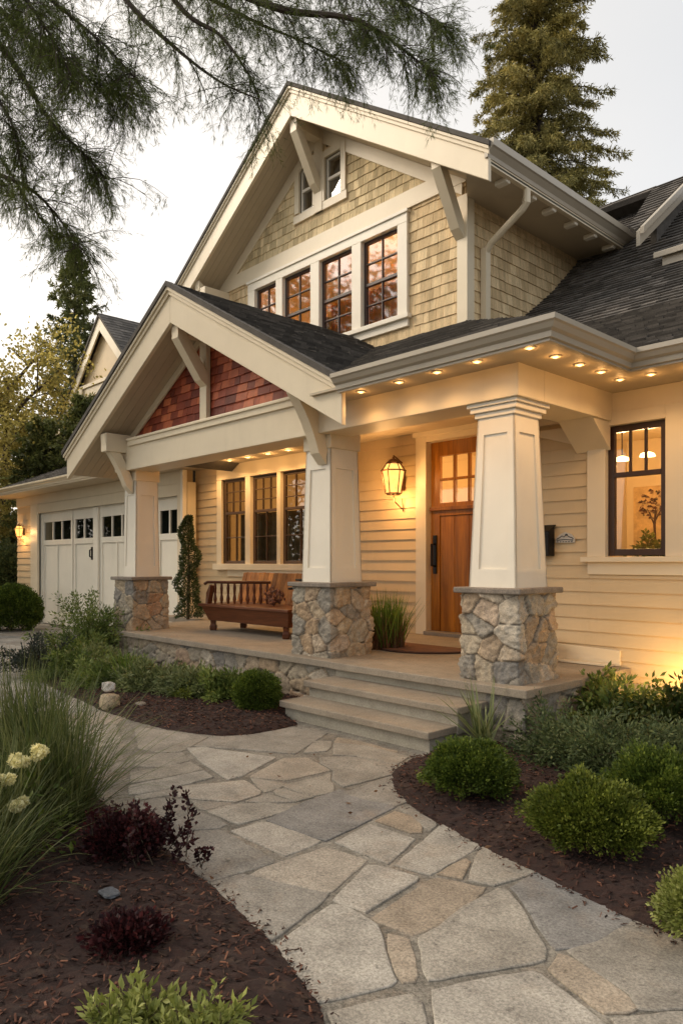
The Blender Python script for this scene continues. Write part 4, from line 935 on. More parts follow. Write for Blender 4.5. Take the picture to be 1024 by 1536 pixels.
def Z(fr, pts):
    ox, oy, s = {'A': (400, 1236, 300 / 1024), 'B': (700, 1236, 324 / 1024), 'C': (240, 1080, 260 / 1024), 'D': (480, 1060, 280 / 1024), 'F': (0, 0, 1)}[fr]
    return [gnd(ox + s * x, oy + s * y) for x, y in pts]
g_, w_, l_, t_, b_ = .25, .5, .75, 1.0, .05
flags = [
 ('A', [(45,625),(330,415),(400,420),(560,520),(580,560),(605,680),(655,800),(640,820),(400,880),(260,910)], .7), ('A', [(625,560),(725,590),(750,680),(765,770),(750,800),(700,808),(670,760),(630,650)], .95),
 ('A', [(320,965),(540,910),(740,870),(790,910),(825,1100),(420,1200)], .6), ('F', [(317,1324),(364,1312),(400,1321),(491,1341),(470,1362),(407,1409),(397,1402)], .3),
 ('F', [(377,1311),(400,1299),(485,1271),(497,1273),(549,1290),(497,1336),(488,1338),(400,1317)], .86), ('A', [(345,390),(520,212),(560,213),(770,275),(760,290),(500,450)], .78),
 ('F', [(558,1377),(646,1319),(658,1317),(727,1332),(700,1359),(660,1387),(634,1396),(617,1400)], .97), ('D', [(90,742),(270,645),(515,725),(370,858)], .7),
 ('D', [(415,865),(670,645),(885,740),(860,770),(600,920)], .66), ('D', [(310,625),(410,575),(500,600),(545,640),(555,690),(500,690)], 1), ('D', [(650,915),(800,835),(815,850),(775,940)], 1),
 ('B', [(75,105),(110,110),(240,165),(335,213),(310,230),(130,290),(15,265),(45,160)], .55), ('B', [(345,222),(440,258),(640,358),(785,445),(760,473),(700,498),(640,548),(550,573),(418,588),(305,420),(245,330),(210,300)], .04),
 ('F', [(630,1407),(660,1390),(693,1362),(747,1334),(760,1336),(780,1361),(817,1424),(813,1438),(800,1444),(700,1459),(643,1469),(636,1450)], .58),
 ('B', [(480,597),(620,557),(700,505),(790,462),(830,464),(1024,547),(1160,610),(1160,850),(1024,868),(900,883),(810,870),(775,800),(560,660)], .4), ('B', [(440,620),(480,630),(620,720),(760,815),(795,875),(760,890),(650,893),(600,860),(395,690)], .95),
 ('F', [(649,1486),(693,1475),(798,1457),(811,1462),(905,1536),(960,1590),(665,1600)], .77), ('B', [(690,925),(1000,897),(1170,905),(1170,1050),(820,1060)], .4),
 ('F', [(401,1230),(443,1209),(510,1184),(591,1210),(530,1241),(488,1261),(470,1256)], .07), ('C', [(425,655),(600,602),(640,605),(945,715),(740,798)], .8),
 ('C', [(20,740),(180,660),(350,647),(670,820),(660,840),(300,945),(180,880)], .3), ('C', [(70,590),(220,537),(390,615),(345,635),(180,650),(30,720),(10,640)], .25), ('C', [(-20,462),(120,472),(210,530),(60,583),(-60,600),(-170,570),(-120,490)], .3),
 ('C', [(105,420),(140,390),(500,360),(590,420),(585,440),(440,483),(110,455)], .82), ('C', [(165,165),(250,160),(680,220),(480,330),(400,350),(240,245)], .72), ('C', [(530,335),(730,225),(870,225),(1005,297),(740,355)], .9),
 ('C', [(200,155),(295,105),(540,87),(820,37),(985,77),(795,198),(500,173)], .33), ('C', [(-150,40),(0,57),(280,98),(120,186),(0,190),(-120,165)], .42), ('C', [(-20,197),(128,193),(170,238),(0,278),(-140,270),(-140,210)], .45),
 ('C', [(-20,288),(180,247),(250,293),(0,343),(-170,370),(-170,310)], .5), ('C', [(-20,355),(255,300),(310,338),(0,413),(-180,440),(-180,385)], .68), ('C', [(-140,445),(60,407),(65,440),(-20,452),(-140,470)], .6),
 ('C', [(285,540),(400,507),(600,492),(785,505),(740,540),(460,615)], .6), ('C', [(185,475),(430,492),(380,500),(285,530),(240,525)], .35), ('C', [(540,342),(740,375),(700,400),(620,425),(590,400)], .45), ('C', [(715,385),(960,330),(1005,312),(1000,360),(1022,390),(1022,423),(900,448)], .5),
 ('C', [(672,420),(700,407),(905,455),(800,478),(690,440)], .45), ('C', [(505,480),(620,437),(785,480),(640,488)], .4), ('D', [(0,278),(180,277),(425,322),(383,373),(130,438),(68,395),(78,352),(10,312)], .4),
 ('D', [(128,475),(390,382),(418,450),(478,518),(410,541),(280,520)], .3), ('D', [(-30,190),(60,190),(58,220),(30,243),(-40,248),(-90,252)], .55), ('D', [(80,200),(250,215),(440,262),(480,275),(418,315),(190,268),(75,262)], .45), ('D', [(95,168),(200,185),(420,240),(410,256),(250,210),(80,196)], .97),
 ('D', [(445,562),(500,560),(640,640),(600,676),(560,650)], .4)]
pv, pf, pt = [], [], []
def flagstone(poly, tone, ztop=None):
    ar = sum(poly[i][0] * poly[(i + 1) % len(poly)][1] - poly[(i + 1) % len(poly)][0] * poly[i][1] for i in range(len(poly)))
    if ar < 0: poly = poly[::-1]
    q = []
    for i in range(len(poly)):                              # worn, slightly ragged edges
        a, c = Vector(poly[i]), Vector(poly[(i + 1) % len(poly)]); L = (c - a).length; m = max(1, int(L / .035))
        for k in range(m):
            p = a.lerp(c, (k + .0) / m); q.append(p)
    for _ in range(0): q = [(q[i - 1] + q[i] * 2 + q[(i + 1) % len(q)]) / 4 for i in range(len(q))]
    cen = sum(q, Vector((0, 0))) / len(q)
    q = [p + Vector((mnoise.noise((p.x * 14, p.y * 14, 1)), mnoise.noise((p.x * 14, p.y * 14, 9)))) * .006 for p in q]
    n = len(q); nb = [((q[(i + 1) % n] - q[i - 1]).normalized()) for i in range(n)]; inn = [Vector((-d.y, d.x)) for d in nb]
    b0 = len(pv); tz = rnd.uniform(-.002, .002); tx, ty = rnd.uniform(-.004, .004), rnd.uniform(-.004, .004)
    for off, z in ((-.008, -.05), (-.008, -.0035), (-.004, -.0008), (.004, 0.0)):
        for p, i_ in zip(q, inn):
            w = p + i_ * off; pv.append((w.x, w.y, z + gz(w.x, w.y) + tz + (tx * (w.x - cen.x) + ty * (w.y - cen.y)) * (z > -.04) + (.0025 * mnoise.noise((w.x * 8, w.y * 8, 5)) if z > -.04 else 0)))
    for r in range(3):
        for i in range(n):
            j = (i + 1) % n; pf.append((b0 + r * n + i, b0 + r * n + j, b0 + (r + 1) * n + j, b0 + (r + 1) * n + i)); pt.append(tone)
    pf.append(tuple(b0 + 3 * n + i for i in range(n))); pt.append(tone)
for fr, pts, tn in flags: flagstone(Z(fr, pts), tn)
# the far path and drive: irregular stones laid the same way
def cells(x0, x1, y0, y1, s, keep, seed):
    rg = random.Random(seed); pts = []
    nx, ny = int((x1 - x0) / s), int((y1 - y0) / s)
    for i in range(-1, nx + 2):
        for j in range(-1, ny + 2): pts.append((x0 + (i + .5 * (j % 2) + rg.uniform(-.38, .38)) * s * 1.15, y0 + (j + rg.uniform(-.36, .36)) * s * .85))
    for k, p in enumerate(pts):
        if not keep(p): continue
        c = [(p[0] - s * 2, p[1] - s * 2), (p[0] + s * 2, p[1] - s * 2), (p[0] + s * 2, p[1] + s * 2), (p[0] - s * 2, p[1] + s * 2)]
        for q in pts:
            dx, dy = q[0] - p[0], q[1] - p[1]; L = math.hypot(dx, dy)
            if q is p or L > 3.2 * s: continue
            mx, my = (p[0] + q[0]) / 2 - dx / L * .012, (p[1] + q[1]) / 2 - dy / L * .012; c = clip_poly(c, (mx, my), (mx - dy, my + dx))
            if len(c) < 3: break
        if len(c) >= 3: yield c, p
def pix(p):
    d = FW[0] * p[0] + FW[1] * p[1]; r = RT[0] * p[0] + RT[1] * p[1]; return (512 + FPX * r / d, HZ + FPX * CH / d) if d > .5 else (-999, 3000)
def keepA(p):
    a, b2 = pix(p)
    return -5 > p[0] - 0 and p[1] > .2 and (a < 190 - max(0, (b2 - 1180)) * .2) and b2 < 1500 and p[1] < 6.8 - .0 and p[0] > -22
for c, p in cells(-22, -3.2, .2, 6.8, .62, keepA, 4): flagstone(c, rnd.choice([.2, .3, .4, .5, .55, .6, .7, .75, .9]))
structure(mesh_obj('path', pv, pf, FLAG, None, pt))
mb = MB(); vs = []; fs = []
xs = [round(-24 + .5 * k, 3) for k in range(56)]
for y in (-3, 0, 2, 3.5, 4.6, 6.0, 7.0):
    for x in xs: vs.append((x, y, -.007 + gz(x, y)))
for j in range(6):
    for i in range(len(xs) - 1): a = j * len(xs) + i; fs.append((a, a + 1, a + len(xs) + 1, a + len(xs)))
structure(mesh_obj('path_bedding', vs, fs, MORT, None, [.5] * len(fs)))

bedR = [gnd(*p) for p in [(640,1134),(612,1141),(594,1155),(586,1170),(594,1190),(618,1208),(655,1232),(700,1258),(745,1282),(795,1306),(850,1333),(900,1358),(950,1382),(990,1396),(1024,1411),(1110,1455)]] + [(1.2, 1.2), (2.6, 3), (2.6, 6.2), (-2.95, 6.2), (-2.95, 4.5), (-3.3, 4.5), (-3.28, 3.95)]
bedL = [gnd(*p) for p in [(-420,1085),(-100,1085),(20,1100),(100,1150),(150,1200),(205,1240),(250,1275),(318,1328),(360,1368),(407,1412),(440,1454),(475,1502),(488,1540),(520,1640)]] + [(-1.2, .2), (-2, -1.6), (-7.6, -1.6), (-8.6, -.6)]
bedM = [gnd(*p) for p in [(447,1086),(420,1093),(395,1098),(360,1102),(330,1103),(290,1099),(250,1093),(215,1085),(185,1076),(165,1071),(150,1065),(120,1051),(95,1041),(70,1027),(48,1006),(40,992),(55,977)]] + [(-11.2, 4.2), (-11.2, 5.4), (-9.8, 5.4), (-9.8, 4.6), (-4.9, 4.6), (-4.9, 3.98)]
BEDS = {}
def bed(key, poly, res, h=.05):
    P0 = np.array(poly); x0, y0 = P0.min(0) - .12; x1, y1 = P0.max(0) + .12
    X = np.arange(x0, x1, res); Yv = np.arange(y0, y1, res); A, B2 = np.meshgrid(X, Yv, indexing='ij'); P = np.column_stack([A.ravel(), B2.ravel()])
    P = P + nrng.uniform(-.3, .3, P.shape) * res
    d = sdf(P, poly); wob = np.array([mnoise.noise((p[0] * 11, p[1] * 11, 2)) for p in P]) * .012; d = d + wob
    z = np.where(d > 0, .004 + h * (1 - np.exp(-np.maximum(d, 0) / .12)), .004 + d * 1.4)
    nz = np.array([mnoise.fractal((p[0] * 7, p[1] * 7, 4), .9, 2.1, 4) for p in P]); z = z + np.clip(d / .08, 0, 1) * (nz * .014 + nrng.uniform(-.006, .006, len(P)))
    z += np.array([gz(*p) for p in P])
    ny = len(Yv); keep = d > -.06; fs = []; tn = []
    for i in range(len(X) - 1):
        for j in range(ny - 1):
            q = (i * ny + j, (i + 1) * ny + j, (i + 1) * ny + j + 1, i * ny + j + 1)
            if any(keep[k] for k in q): fs.append(q); tn.append(rnd.uniform(.1, .3))
    BEDS[key] = (poly, h)
    o = structure(mesh_obj('garden_bed', np.column_stack([P, z]).tolist(), fs, MULCH, None, tn, False)); return P[d > .015], z[d > .015]
chips_v, chips_f, chips_t = [], [], []
def chips(P, z, n, size):
    for k in nrng.integers(0, len(P), n):
        x, y = P[k] + nrng.uniform(-.012, .012, 2); L, w = rnd.uniform(.35, 1.3) * size, rnd.uniform(.14, .3) * size; a = rnd.uniform(0, 6.28); t = rnd.gauss(0, .55); r = rnd.uniform(-.9, .9)
        c = Vector((x, y, z[k] + .001 + .006 * rnd.random())); u = Vector((math.cos(a), math.sin(a), t * .6)) * L / 2; v = Vector((-math.sin(a), math.cos(a), r)) * w / 2
        b0 = len(chips_v); up = Vector((0, 0, w * .35)); ct = min(1, rnd.random() ** 1.15 * (1.0 if rnd.random() < .97 else 1.6)); hh = [c - u - v, c + u - v * .6, c + u * .8 + v, c - u + v * .7]
        chips_v.extend([tuple(p) for p in hh] + [tuple(p + up) for p in hh])
        for f in ((4, 5, 6, 7), (0, 1, 5, 4), (1, 2, 6, 5), (2, 3, 7, 6), (3, 0, 4, 7)): chips_f.append(tuple(i + b0 for i in f)); chips_t.append(ct)
P, z = bed('R', bedR, .028); near = P[:, 1] < 6; chips(P, z, 34000, .026)
P, z = bed('L', bedL, .03, .06); chips(P, z, 34000, .026)
P, z = bed('M', bedM, .035); chips(P, z, 15000, .028)
for poly, m in ((bedR[:15], 420), (bedL[3:13], 420), (bedM[:17], 300)):      # crumbs kicked on to the stone
    seg = [(poly[i], poly[i + 1]) for i in range(len(poly) - 1)]; Q = []
    for k in range(m):
        a_, c_ = rnd.choice(seg); t_ = rnd.random(); Q.append((a_[0] + (c_[0] - a_[0]) * t_ + rnd.gauss(0, .035), a_[1] + (c_[1] - a_[1]) * t_ + rnd.gauss(0, .035)))
    Q = np.array(Q); chips(Q, np.array([.002 + gz(*q) for q in Q]), m, .018)
stuff(mesh_obj('mulch_chips', chips_v, chips_f, MULCH, None, chips_t))

# ------------------------------------------------------------------ PLANTS
def frames(D):
    D = D / np.maximum(1e-9, np.linalg.norm(D, axis=1))[:, None]
    A = nrng.normal(size=D.shape); Sd = np.cross(D, A); Sd /= np.maximum(1e-9, np.linalg.norm(Sd, axis=1))[:, None]; return D, Sd
def leaves(C, D, L, Wd, tone, fold=0.0):
    """one lozenge leaf per row"""
    D, Sd = frames(D); n = len(C); L = np.broadcast_to(L, n)[:, None]; Wd = np.broadcast_to(Wd, n)[:, None]
    Nn = np.cross(D, Sd)
    V = np.stack([C, C + D * L * .45 + Sd * Wd + Nn * Wd * fold, C + D * L, C + D * L * .45 - Sd * Wd + Nn * Wd * fold], 1).reshape(-1, 3)
    F = np.arange(n * 4).reshape(-1, 4); return V, F, np.asarray(tone)
class Cloud:
    def __init__(s): s.V = []; s.F = []; s.T = []; s.n = 0
    def put(s, V, F, T): s.V.append(V); s.F.append(F + s.n); s.T.append(T); s.n += len(V)
    def obj(s, name, mat, parent=None):
        return mesh_obj(name, np.concatenate(s.V).tolist(), np.concatenate(s.F).tolist(), mat, parent, np.concatenate(s.T))
def unit(n):
    d = nrng.normal(size=(n, 3)); return d / np.linalg.norm(d, axis=1)[:, None]
def stems_obj(paths, rads, mat, parent, name='stem'):
    mb = MB()
    for p, r in zip(paths, rads): mb.tube(p, r, 5, rnd.random(), False)
    return part(name, mb, mat, parent)
def shrub(name, loc, rad, mat, label, cat, nclump, per, L, Wd, cl=.10, flat=.25, lump=.22, up=.25, stem=True, group=None, skirt=-.25, droop=0.0, rootn=14):
    x, y, z0 = loc; root = empty(name, loc, label, cat, group); rx, ry, rz = rad
    c0 = np.array([x, y, z0 + rz * (.45 if skirt > -.5 else .9)]); d = unit(nclump); d[:, 2] = np.where(d[:, 2] < skirt, -d[:, 2] * .6, d[:, 2])
    rr = 1 + lump * np.array([mnoise.noise((q[0] * 2.3 + x * 5, q[1] * 2.3 + y * 5, q[2] * 2.3)) for q in d]); lay = np.where(nrng.random(nclump) < .72, nrng.uniform(.86, 1.0, nclump), nrng.uniform(.5, .86, nclump)); lay = np.where(nrng.random(nclump) < (.09 if lump > .1 else 0), nrng.uniform(1.02, 1.2, nclump), lay)
    cc = c0 + d * np.array([rx, ry, rz * .56 if skirt > -.5 else rz]) * (rr * lay)[:, None]; cc[:, 2] = np.maximum(cc[:, 2], z0 + .02)
    n = nclump * per; idx = np.repeat(np.arange(nclump), per); off = unit(n) * (nrng.random(n) ** .5 * cl)[:, None]; C = cc[idx] + off
    D = d[idx] * .9 + off / cl * .7 + nrng.normal(size=(n, 3)) * .35 + np.array([0, 0, up]); 
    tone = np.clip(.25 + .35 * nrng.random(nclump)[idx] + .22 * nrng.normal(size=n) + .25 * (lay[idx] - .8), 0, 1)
    C[:, 2] = np.maximum(C[:, 2], z0 + .008); K = Cloud(); K.put(*leaves(C, D, L * nrng.uniform(.65, 1.2, n), Wd * nrng.uniform(.7, 1.2, n), tone, .3)); K.obj('foliage', mat, root)
    if stem:
        ps = []
        for k in range(rootn):
            q = cc[rnd.randrange(nclump)]; ps.append([(x + rnd.uniform(-.03, .03), y + rnd.uniform(-.03, .03), z0 - .02), tuple((np.array([x, y, z0]) + q) / 2 + np.array([0, 0, .03])), tuple(q)])
        stems_obj(ps, [[.008, .006, .003]] * len(ps), TWIG, root)
    return root
def sprays(name, loc, n, length, mat, label, cat, az=(0, 6.283), el=(.2, 1.2), leaf=(.035, .007), per=60, droop=.5, group=None, twigr=.003, spread=.05, branch=3, jit=.08):
    """arching stems carrying small leaves on side twigs: juniper, lavender, loose perennials"""
    x, y, z0 = loc; root = empty(name, loc, label, cat, group); K = Cloud(); ps = []
    for k in range(n):
        a = rnd.uniform(*az); e = rnd.uniform(*el); L = length * rnd.uniform(.6, 1.1); p = Vector((x + rnd.gauss(0, jit), y + rnd.gauss(0, jit), z0)); d = Vector((math.cos(a) * math.cos(e), math.sin(a) * math.cos(e), math.sin(e))); path = [p.copy()]
        for i in range(6): p = p + d * L / 6; d = (d + Vector((0, 0, -droop / 6)) + Vector((rnd.gauss(0, .05), rnd.gauss(0, .05), rnd.gauss(0, .03)))).normalized(); p.z = max(p.z, z0 + .02); path.append(p.copy())
        ps.append(path); A = np.array(path); t = nrng.uniform(.15, 1, per) ** .8 * 5.999; i = t.astype(int); f = (t - i)[:, None]; C = A[i] * (1 - f) + A[i + 1] * f
        T = A[i + 1] - A[i]; T /= np.linalg.norm(T, axis=1)[:, None]; o = unit(per); D = T * .7 + o * .75; C = C + o * (nrng.random(per) * spread)[:, None]
        C[:, 2] = np.maximum(C[:, 2], z0 + .01); K.put(*leaves(C, D, leaf[0] * nrng.uniform(.6, 1.2, per), leaf[1], np.clip(.3 + .3 * nrng.random() + .2 * nrng.normal(size=per) + .05 * t / 6, 0, 1), .25))
    K.obj('foliage', mat, root); stems_obj(ps, [[twigr * (1 - .12 * j) for j in range(7)]] * len(ps), TWIG, root); return root
def blades(name, loc, n, length, mat, label, cat, rad=.12, width=.004, lean=(.1, .9), seg=7, droop=1.0, group=None, az=(0, 6.283), extra=None):
    x, y, z0 = loc; root = empty(name, loc, label, cat, group); V = []; F = []; T = []
    for k in range(n):
        a = rnd.uniform(*az); r = rad * math.sqrt(rnd.random()); b = rnd.uniform(0, 6.283); p = np.array([x + r * math.cos(b), y + r * math.sin(b), z0]); L = length * rnd.uniform(.45, 1.05); le = rnd.uniform(*lean); d = np.array([math.cos(a) * math.sin(le), math.sin(a) * math.sin(le), math.cos(le)])
        s = np.array([-math.sin(a), math.cos(a), 0]); s = s + .4 * nrng.normal(size=3) * np.array([1, 1, .3]); s /= np.linalg.norm(s); tn = rnd.random(); b0 = len(V); dr = droop * rnd.uniform(.4, 1.3)
        for i in range(seg + 1):
            w = width * (1 - (i / seg) ** 2.2) * (.75 + .5 * tn) + .0003; V += [tuple(p - s * w), tuple(p + s * w)]; p = p + d * L / seg; d = d + np.array([0, 0, -dr / seg * (i / seg) * 1.6]); d = d / np.linalg.norm(d); p[2] = max(p[2], z0 - .25)
        for i in range(seg): F.append((b0 + 2 * i, b0 + 2 * i + 1, b0 + 2 * i + 3, b0 + 2 * i + 2)); T.append(tn * .8 + .2 * i / seg)
    mesh_obj('blade_tuft', V, F, mat, root, T); return root
BOX = m_leaf('boxwood_leaf', (0.033, 0.055, 0.0088), (0.0825, 0.1265, 0.0176), (0.209, 0.2585, 0.044), patch=6)
BOX2 = m_leaf('bright_shrub_leaf', (0.0495, 0.0704, 0.0099), (0.1155, 0.1485, 0.0198), (0.264, 0.286, 0.055), patch=6)
LIME = m_leaf('lime_leaf', (.12, .15, .03), (.28, .31, .08), (.50, .52, .20))
JUN = m_leaf('juniper_leaf', (.034, .055, .024), (.085, .12, .05), (.18, .21, .095))
LAV = m_leaf('sage_leaf', (0.077, 0.1045, 0.0385), (0.198, 0.2365, 0.099), (0.396, 0.418, 0.231))
GRN = m_leaf('perennial_leaf', (0.0575, 0.092, 0.0207), (0.1495, 0.207, 0.05175), (0.3105, 0.3565, 0.115))
GRAY = m_leaf('grey_leaf', (.018, .024, .020), (.04, .05, .042), (.08, .09, .075))
FERN = m_leaf('fern_leaf', (.022, .042, .010), (.055, .085, .016), (.14, .14, .035))
RED = m_leaf('barberry_leaf', (.016, .005, .007), (.040, .010, .013), (.11, .024, .026))
GRS = m_leaf('grass_blade', (.034, .050, .014), (.085, .112, .030), (.21, .215, .09), patch=5)
GRSB = m_leaf('bright_grass_blade', (.05, .09, .012), (.11, .19, .025), (.22, .30, .06))
TAN = m_leaf('dry_stem', (.08, .035, .018), (.15, .07, .035), (.24, .13, .07))
PETAL = m_leaf('cream_petal', (.55, .52, .28), (.72, .69, .44), (.85, .82, .62), .6, .35)

G0 = .03
# right bed
shrub('boxwood_shrub', (-2.46, 3.30, G0), (.215, .215, .27), BOX, 'round green boxwood on its own in mulch beside the porch steps', 'shrub', 520, 60, .019, .0062, .045, lump=.24)
blades('spiky_plant', (-3.08, 4.28, G0), 46, .60, LAV, 'spiky grey green plant between the steps and the porch corner', 'plant', .06, .009, (.1, .95), 7, .45)
shrub('spreading_shrub', (-1.63, 3.07, G0), (.225, .215, .29), BOX2, 'large yellow green spreading shrub at the edge of the right bed', 'shrub', 560, 60, .020, .006, .045, lump=.45, up=.35)
shrub('spreading_shrub', (-1.55, 3.64, G0), (.25, .24, .32), BOX, 'mid green spreading shrub at the right frame edge behind the yellow green one', 'shrub', 560, 60, .020, .006, .045, lump=.42, up=.35)
shrub('golden_shrub', (-.985, 2.62, G0), (.125, .125, .20), LIME, 'small bright yellow shrub at the right edge by the path', 'shrub', 260, 44, .018, .0058, .036, lump=.4)
for (x, y, L, n, lb) in ((-2.46, 4.42, .42, 100, 'dark green juniper sprawling against the porch corner stones'), (-2.06, 4.32, .44, 100, 'grey green juniper in the middle of the right bed'), (-1.74, 4.62, .46, 100, 'dark juniper behind the spreading shrubs at the right')):
    sprays('juniper', (x, y, G0), n, L, JUN, lb, 'juniper', el=(.15, 1.0), leaf=(.036, .007), per=130, droop=.7, spread=.075, group='junipers in the right bed')
for (x, y, L, n, lb, mt) in ((-2.72, 5.40, .46, 60, 'leafy green perennial under the porch side edge', GRN), (-2.30, 5.45, .38, 50, 'broad leaved perennial glowing in the garden lamp light', FERN), (-2.05, 5.60, .52, 56, 'tall perennial right of the garden lamp', FERN), (-2.55, 5.15, .34, 40, 'low fern in front of the lit perennials', FERN)):
    sprays('perennial', (x, y, G0), n, L, mt, lb, 'plant', el=(.5, 1.45), leaf=(.06, .014), per=46, droop=1.0, spread=.05, group='perennials by the right wall')
o = empty('garden_lamp', (-2.36, 5.72, G0), 'small lit garden lamp among the plants by the right wall', 'garden lamp')
mb = MB(); mb.tube([(-2.36, 5.72, -.02), (-2.36, 5.72, .18)], .012, 8); mb.tube([(-2.36, 5.70, .18), (-2.36, 5.76, .24)], [.035, .045], 14); part('body', mb, IRON, o)
mb = MB(); mb.tube([(-2.36, 5.757, .2365), (-2.36, 5.763, .2425)], .042, 14); part('lens', mb, LAMPL, o)
l = plight('lamp_light', (.0, .09, .27), 9, (1, .58, .2), .04); l.parent = o
l = plight('lamp_light', (-.15, -.12, .45), 2.5, (1, .58, .2), .04); l.parent = o
# middle bed
shrub('boxwood_shrub', (-5.20, 3.88, G0), (.20, .20, .17), BOX, 'small round boxwood ball left of the porch steps', 'shrub', 420, 50, .020, .006, .04, lump=.06, skirt=-.8)
mid = [(-9.55, 4.35, .95, 44, GRN, 'tall airy green perennial against the left end of the porch', 'perennial', (.7, 1.5)), (-8.95, 3.9, .42, 60, GRN, 'bushy green perennial in the middle bed near the drive', 'perennial', (.3, 1.3)), (-8.2, 3.8, .34, 60, LAV, 'grey green bushy perennial below the porch edge by the first pier', 'perennial', (.3, 1.3)),
       (-8.1, 3.5, .40, 50, GRN, 'low green perennial at the inner curve of the path', 'perennial', (.2, 1.2)), (-7.4, 3.72, .32, 60, LAV, 'silvery lavender like plant midway along the porch wall', 'perennial', (.3, 1.3)), (-7.3, 3.5, .34, 50, GRN, 'low dark green plant near the white path rocks', 'perennial', (.2, 1.2)),
       (-6.75, 3.66, .30, 60, LAV, 'silvery sprawling plant above the bare mulch', 'perennial', (.3, 1.25)), (-6.2, 3.86, .30, 60, LAV, 'pale green leafy plant next to the boxwood ball', 'perennial', (.3, 1.3)), (-5.75, 4.0, .27, 50, GRN, 'small green plant behind the boxwood ball', 'perennial', (.3, 1.3))]
for (x, y, L, n, mt, lb, nm, e) in mid: sprays(nm, (x, y, G0), n, L, mt, lb, 'plant', el=e, leaf=(.055, .009), per=150, droop=.75, spread=.075, group='perennials in the bed below the porch')
sprays('grey_shrub', (-8.75, 3.30, G0), 40, .5, GRAY, 'dark grey leaved plant at the far left tip of the middle bed', 'plant', el=(.3, 1.3), leaf=(.05, .010), per=70, droop=.6, spread=.05)
blades('ornamental_grass', (-6.9, 3.55, G0), 90, .55, GRSB, 'small tuft of light green grass in the middle bed', 'ornamental grass', .1, .0045, (.1, 1.0), 7, .9)
sprays('seedling', (-6.02, 3.62, G0), 10, .16, BOX2, 'tiny bright green seedling on the bare mulch', 'plant', el=(.4, 1.3), leaf=(.04, .01), per=20, droop=.3, spread=.03, jit=.02)
def rock(name, c, r, label, seed, mat, cat='rock', sq=(1, 1, 1)):
    bm = bmesh.new(); bmesh.ops.create_icosphere(bm, subdivisions=4, radius=1)
    for v in bm.verts:
        q = v.co.copy(); k = max(abs(q.x), abs(q.y), abs(q.z)); q = q.lerp(q / k * .8, .55); f = 1 + .22 * mnoise.noise(q * 1.4 + Vector((seed, 0, 0))) + .07 * mnoise.noise(q * 5 + Vector((0, seed, 0)))
        v.co = Vector((q.x * r * sq[0], q.y * r * sq[1], q.z * r * sq[2])) * f + Vector(c)
    me = bpy.data.meshes.new(name); bm.to_mesh(me); bm.free(); me.materials.append(mat); a = me.attributes.new('tone', 'FLOAT', 'FACE'); a.data.foreach_set('value', [.8] * len(me.polygons)); me.polygons.foreach_set('use_smooth', [True] * len(me.polygons))
    o = bpy.data.objects.new(name, me); COL.objects.link(o); tag(o, label, cat); return o
WHITEST = m_stone('pale_rock', [(0, (.5, .48, .44)), (1, (.62, .6, .55))], (0, 0, 0), 1.5, .8, False); TANST = m_stone('buff_rock', [(0, (.36, .29, .19)), (1, (.42, .34, .23))], (0, 0, 0), 1.5, .85, False)
SLATE = m_stone('slate', [(0, (.08, .09, .105)), (1, (.1, .11, .13))], (0, 0, 0), 1, .6, False)
rock('rock', (-6.22, 3.00, .07), .095, 'buff rock at the path edge under the white rock', 2.2, TANST, sq=(1.1, .9, .9)); rock('rock', (-6.30, 3.03, .19), .062, 'white rock resting on top of the buff rock', 5.1, WHITEST, sq=(1.1, .9, .8))
rock('rock', (-6.02, 3.20, .03), .055, 'grey rounded rock beside the pair of path edge rocks', 8.7, CAPST, sq=(1, 1, .8))
rock('slate_chip', (-2.61, 1.26, .075), .045, 'flat blue grey slate chip on the dark mulch', 3.3, SLATE, 'stone', (1.1, .8, .15))
# front left bed
for (x, y, n, L, lb) in ((-3.62, 1.44, 850, .82, 'large arching ornamental grass clump with long blades over the path'), (-4.4, 1.62, 1000, .80, 'ornamental grass clump at the left edge further from the camera'), (-2.92, .76, 1000, .60, 'dark grass clump low in the near left corner'), (-3.30, 1.02, 700, .62, 'middle grass clump at the left edge below the cream flowers')):
    blades('ornamental_grass', (x, y, G0), n, L, GRS, lb, 'ornamental grass', .17, .0032, (.05, 1.05), 8, 1.15, 'ornamental grasses in the front left bed')
hyd = sprays('hydrangea', (-3.46, 1.16, G0), 30, .46, BOX, 'leafy dark green hydrangea with four cream flower heads at the left edge', 'plant', el=(.5, 1.4), leaf=(.05, .011), per=26, droop=.6, spread=.05)
def bloom(p, r):
    n = 420; d = unit(n); lob = nrng.normal(size=(5, 3)) * np.array([r * .75, r * .75, r * .32]); C = np.array(p) + lob[nrng.integers(0, 5, n)] + d * np.array([r * .72, r * .72, r * .5]) * nrng.uniform(.5, 1, n)[:, None]
    K = Cloud(); K.put(*leaves(C, d + .8 * nrng.normal(size=(n, 3)), .019, .008, nrng.random(n), .4)); o = K.obj('flower_head', PETAL, hyd)
    stems_obj([[(p[0] - .05, p[1] - .03, .1), (p[0] - .02, p[1], p[2] - .2), tuple(p)]], [[.004, .004, .003]], GRS, o)
for px, py, d, r in ((60, 1128, 3.2, .024), (22, 1142, 3.1, .024), (-4, 1170, 3.0, .030), (22, 1211, 2.95, .024)): bloom(tuple(at(px, py, d)), r)
shrub('barberry', (-2.98, 1.50, G0), (.16, .15, .17), RED, 'dark red barberry shrub at the left bed edge', 'shrub', 160, 22, .022, .0085, .06, lump=.4, up=.5)
sprays('barberry_shoots', (-2.90, 1.56, G0), 18, .27, RED, 'upright dark red shoots standing out of the barberry', 'shrub', el=(.8, 1.5), leaf=(.024, .009), per=60, droop=.1, spread=.022)
shrub('barberry', (-2.26, 1.16, G0), (.10, .09, .07), RED, 'small low dark red barberry nearer the camera', 'shrub', 130, 22, .022, .0085, .06, lump=.4, up=.4)
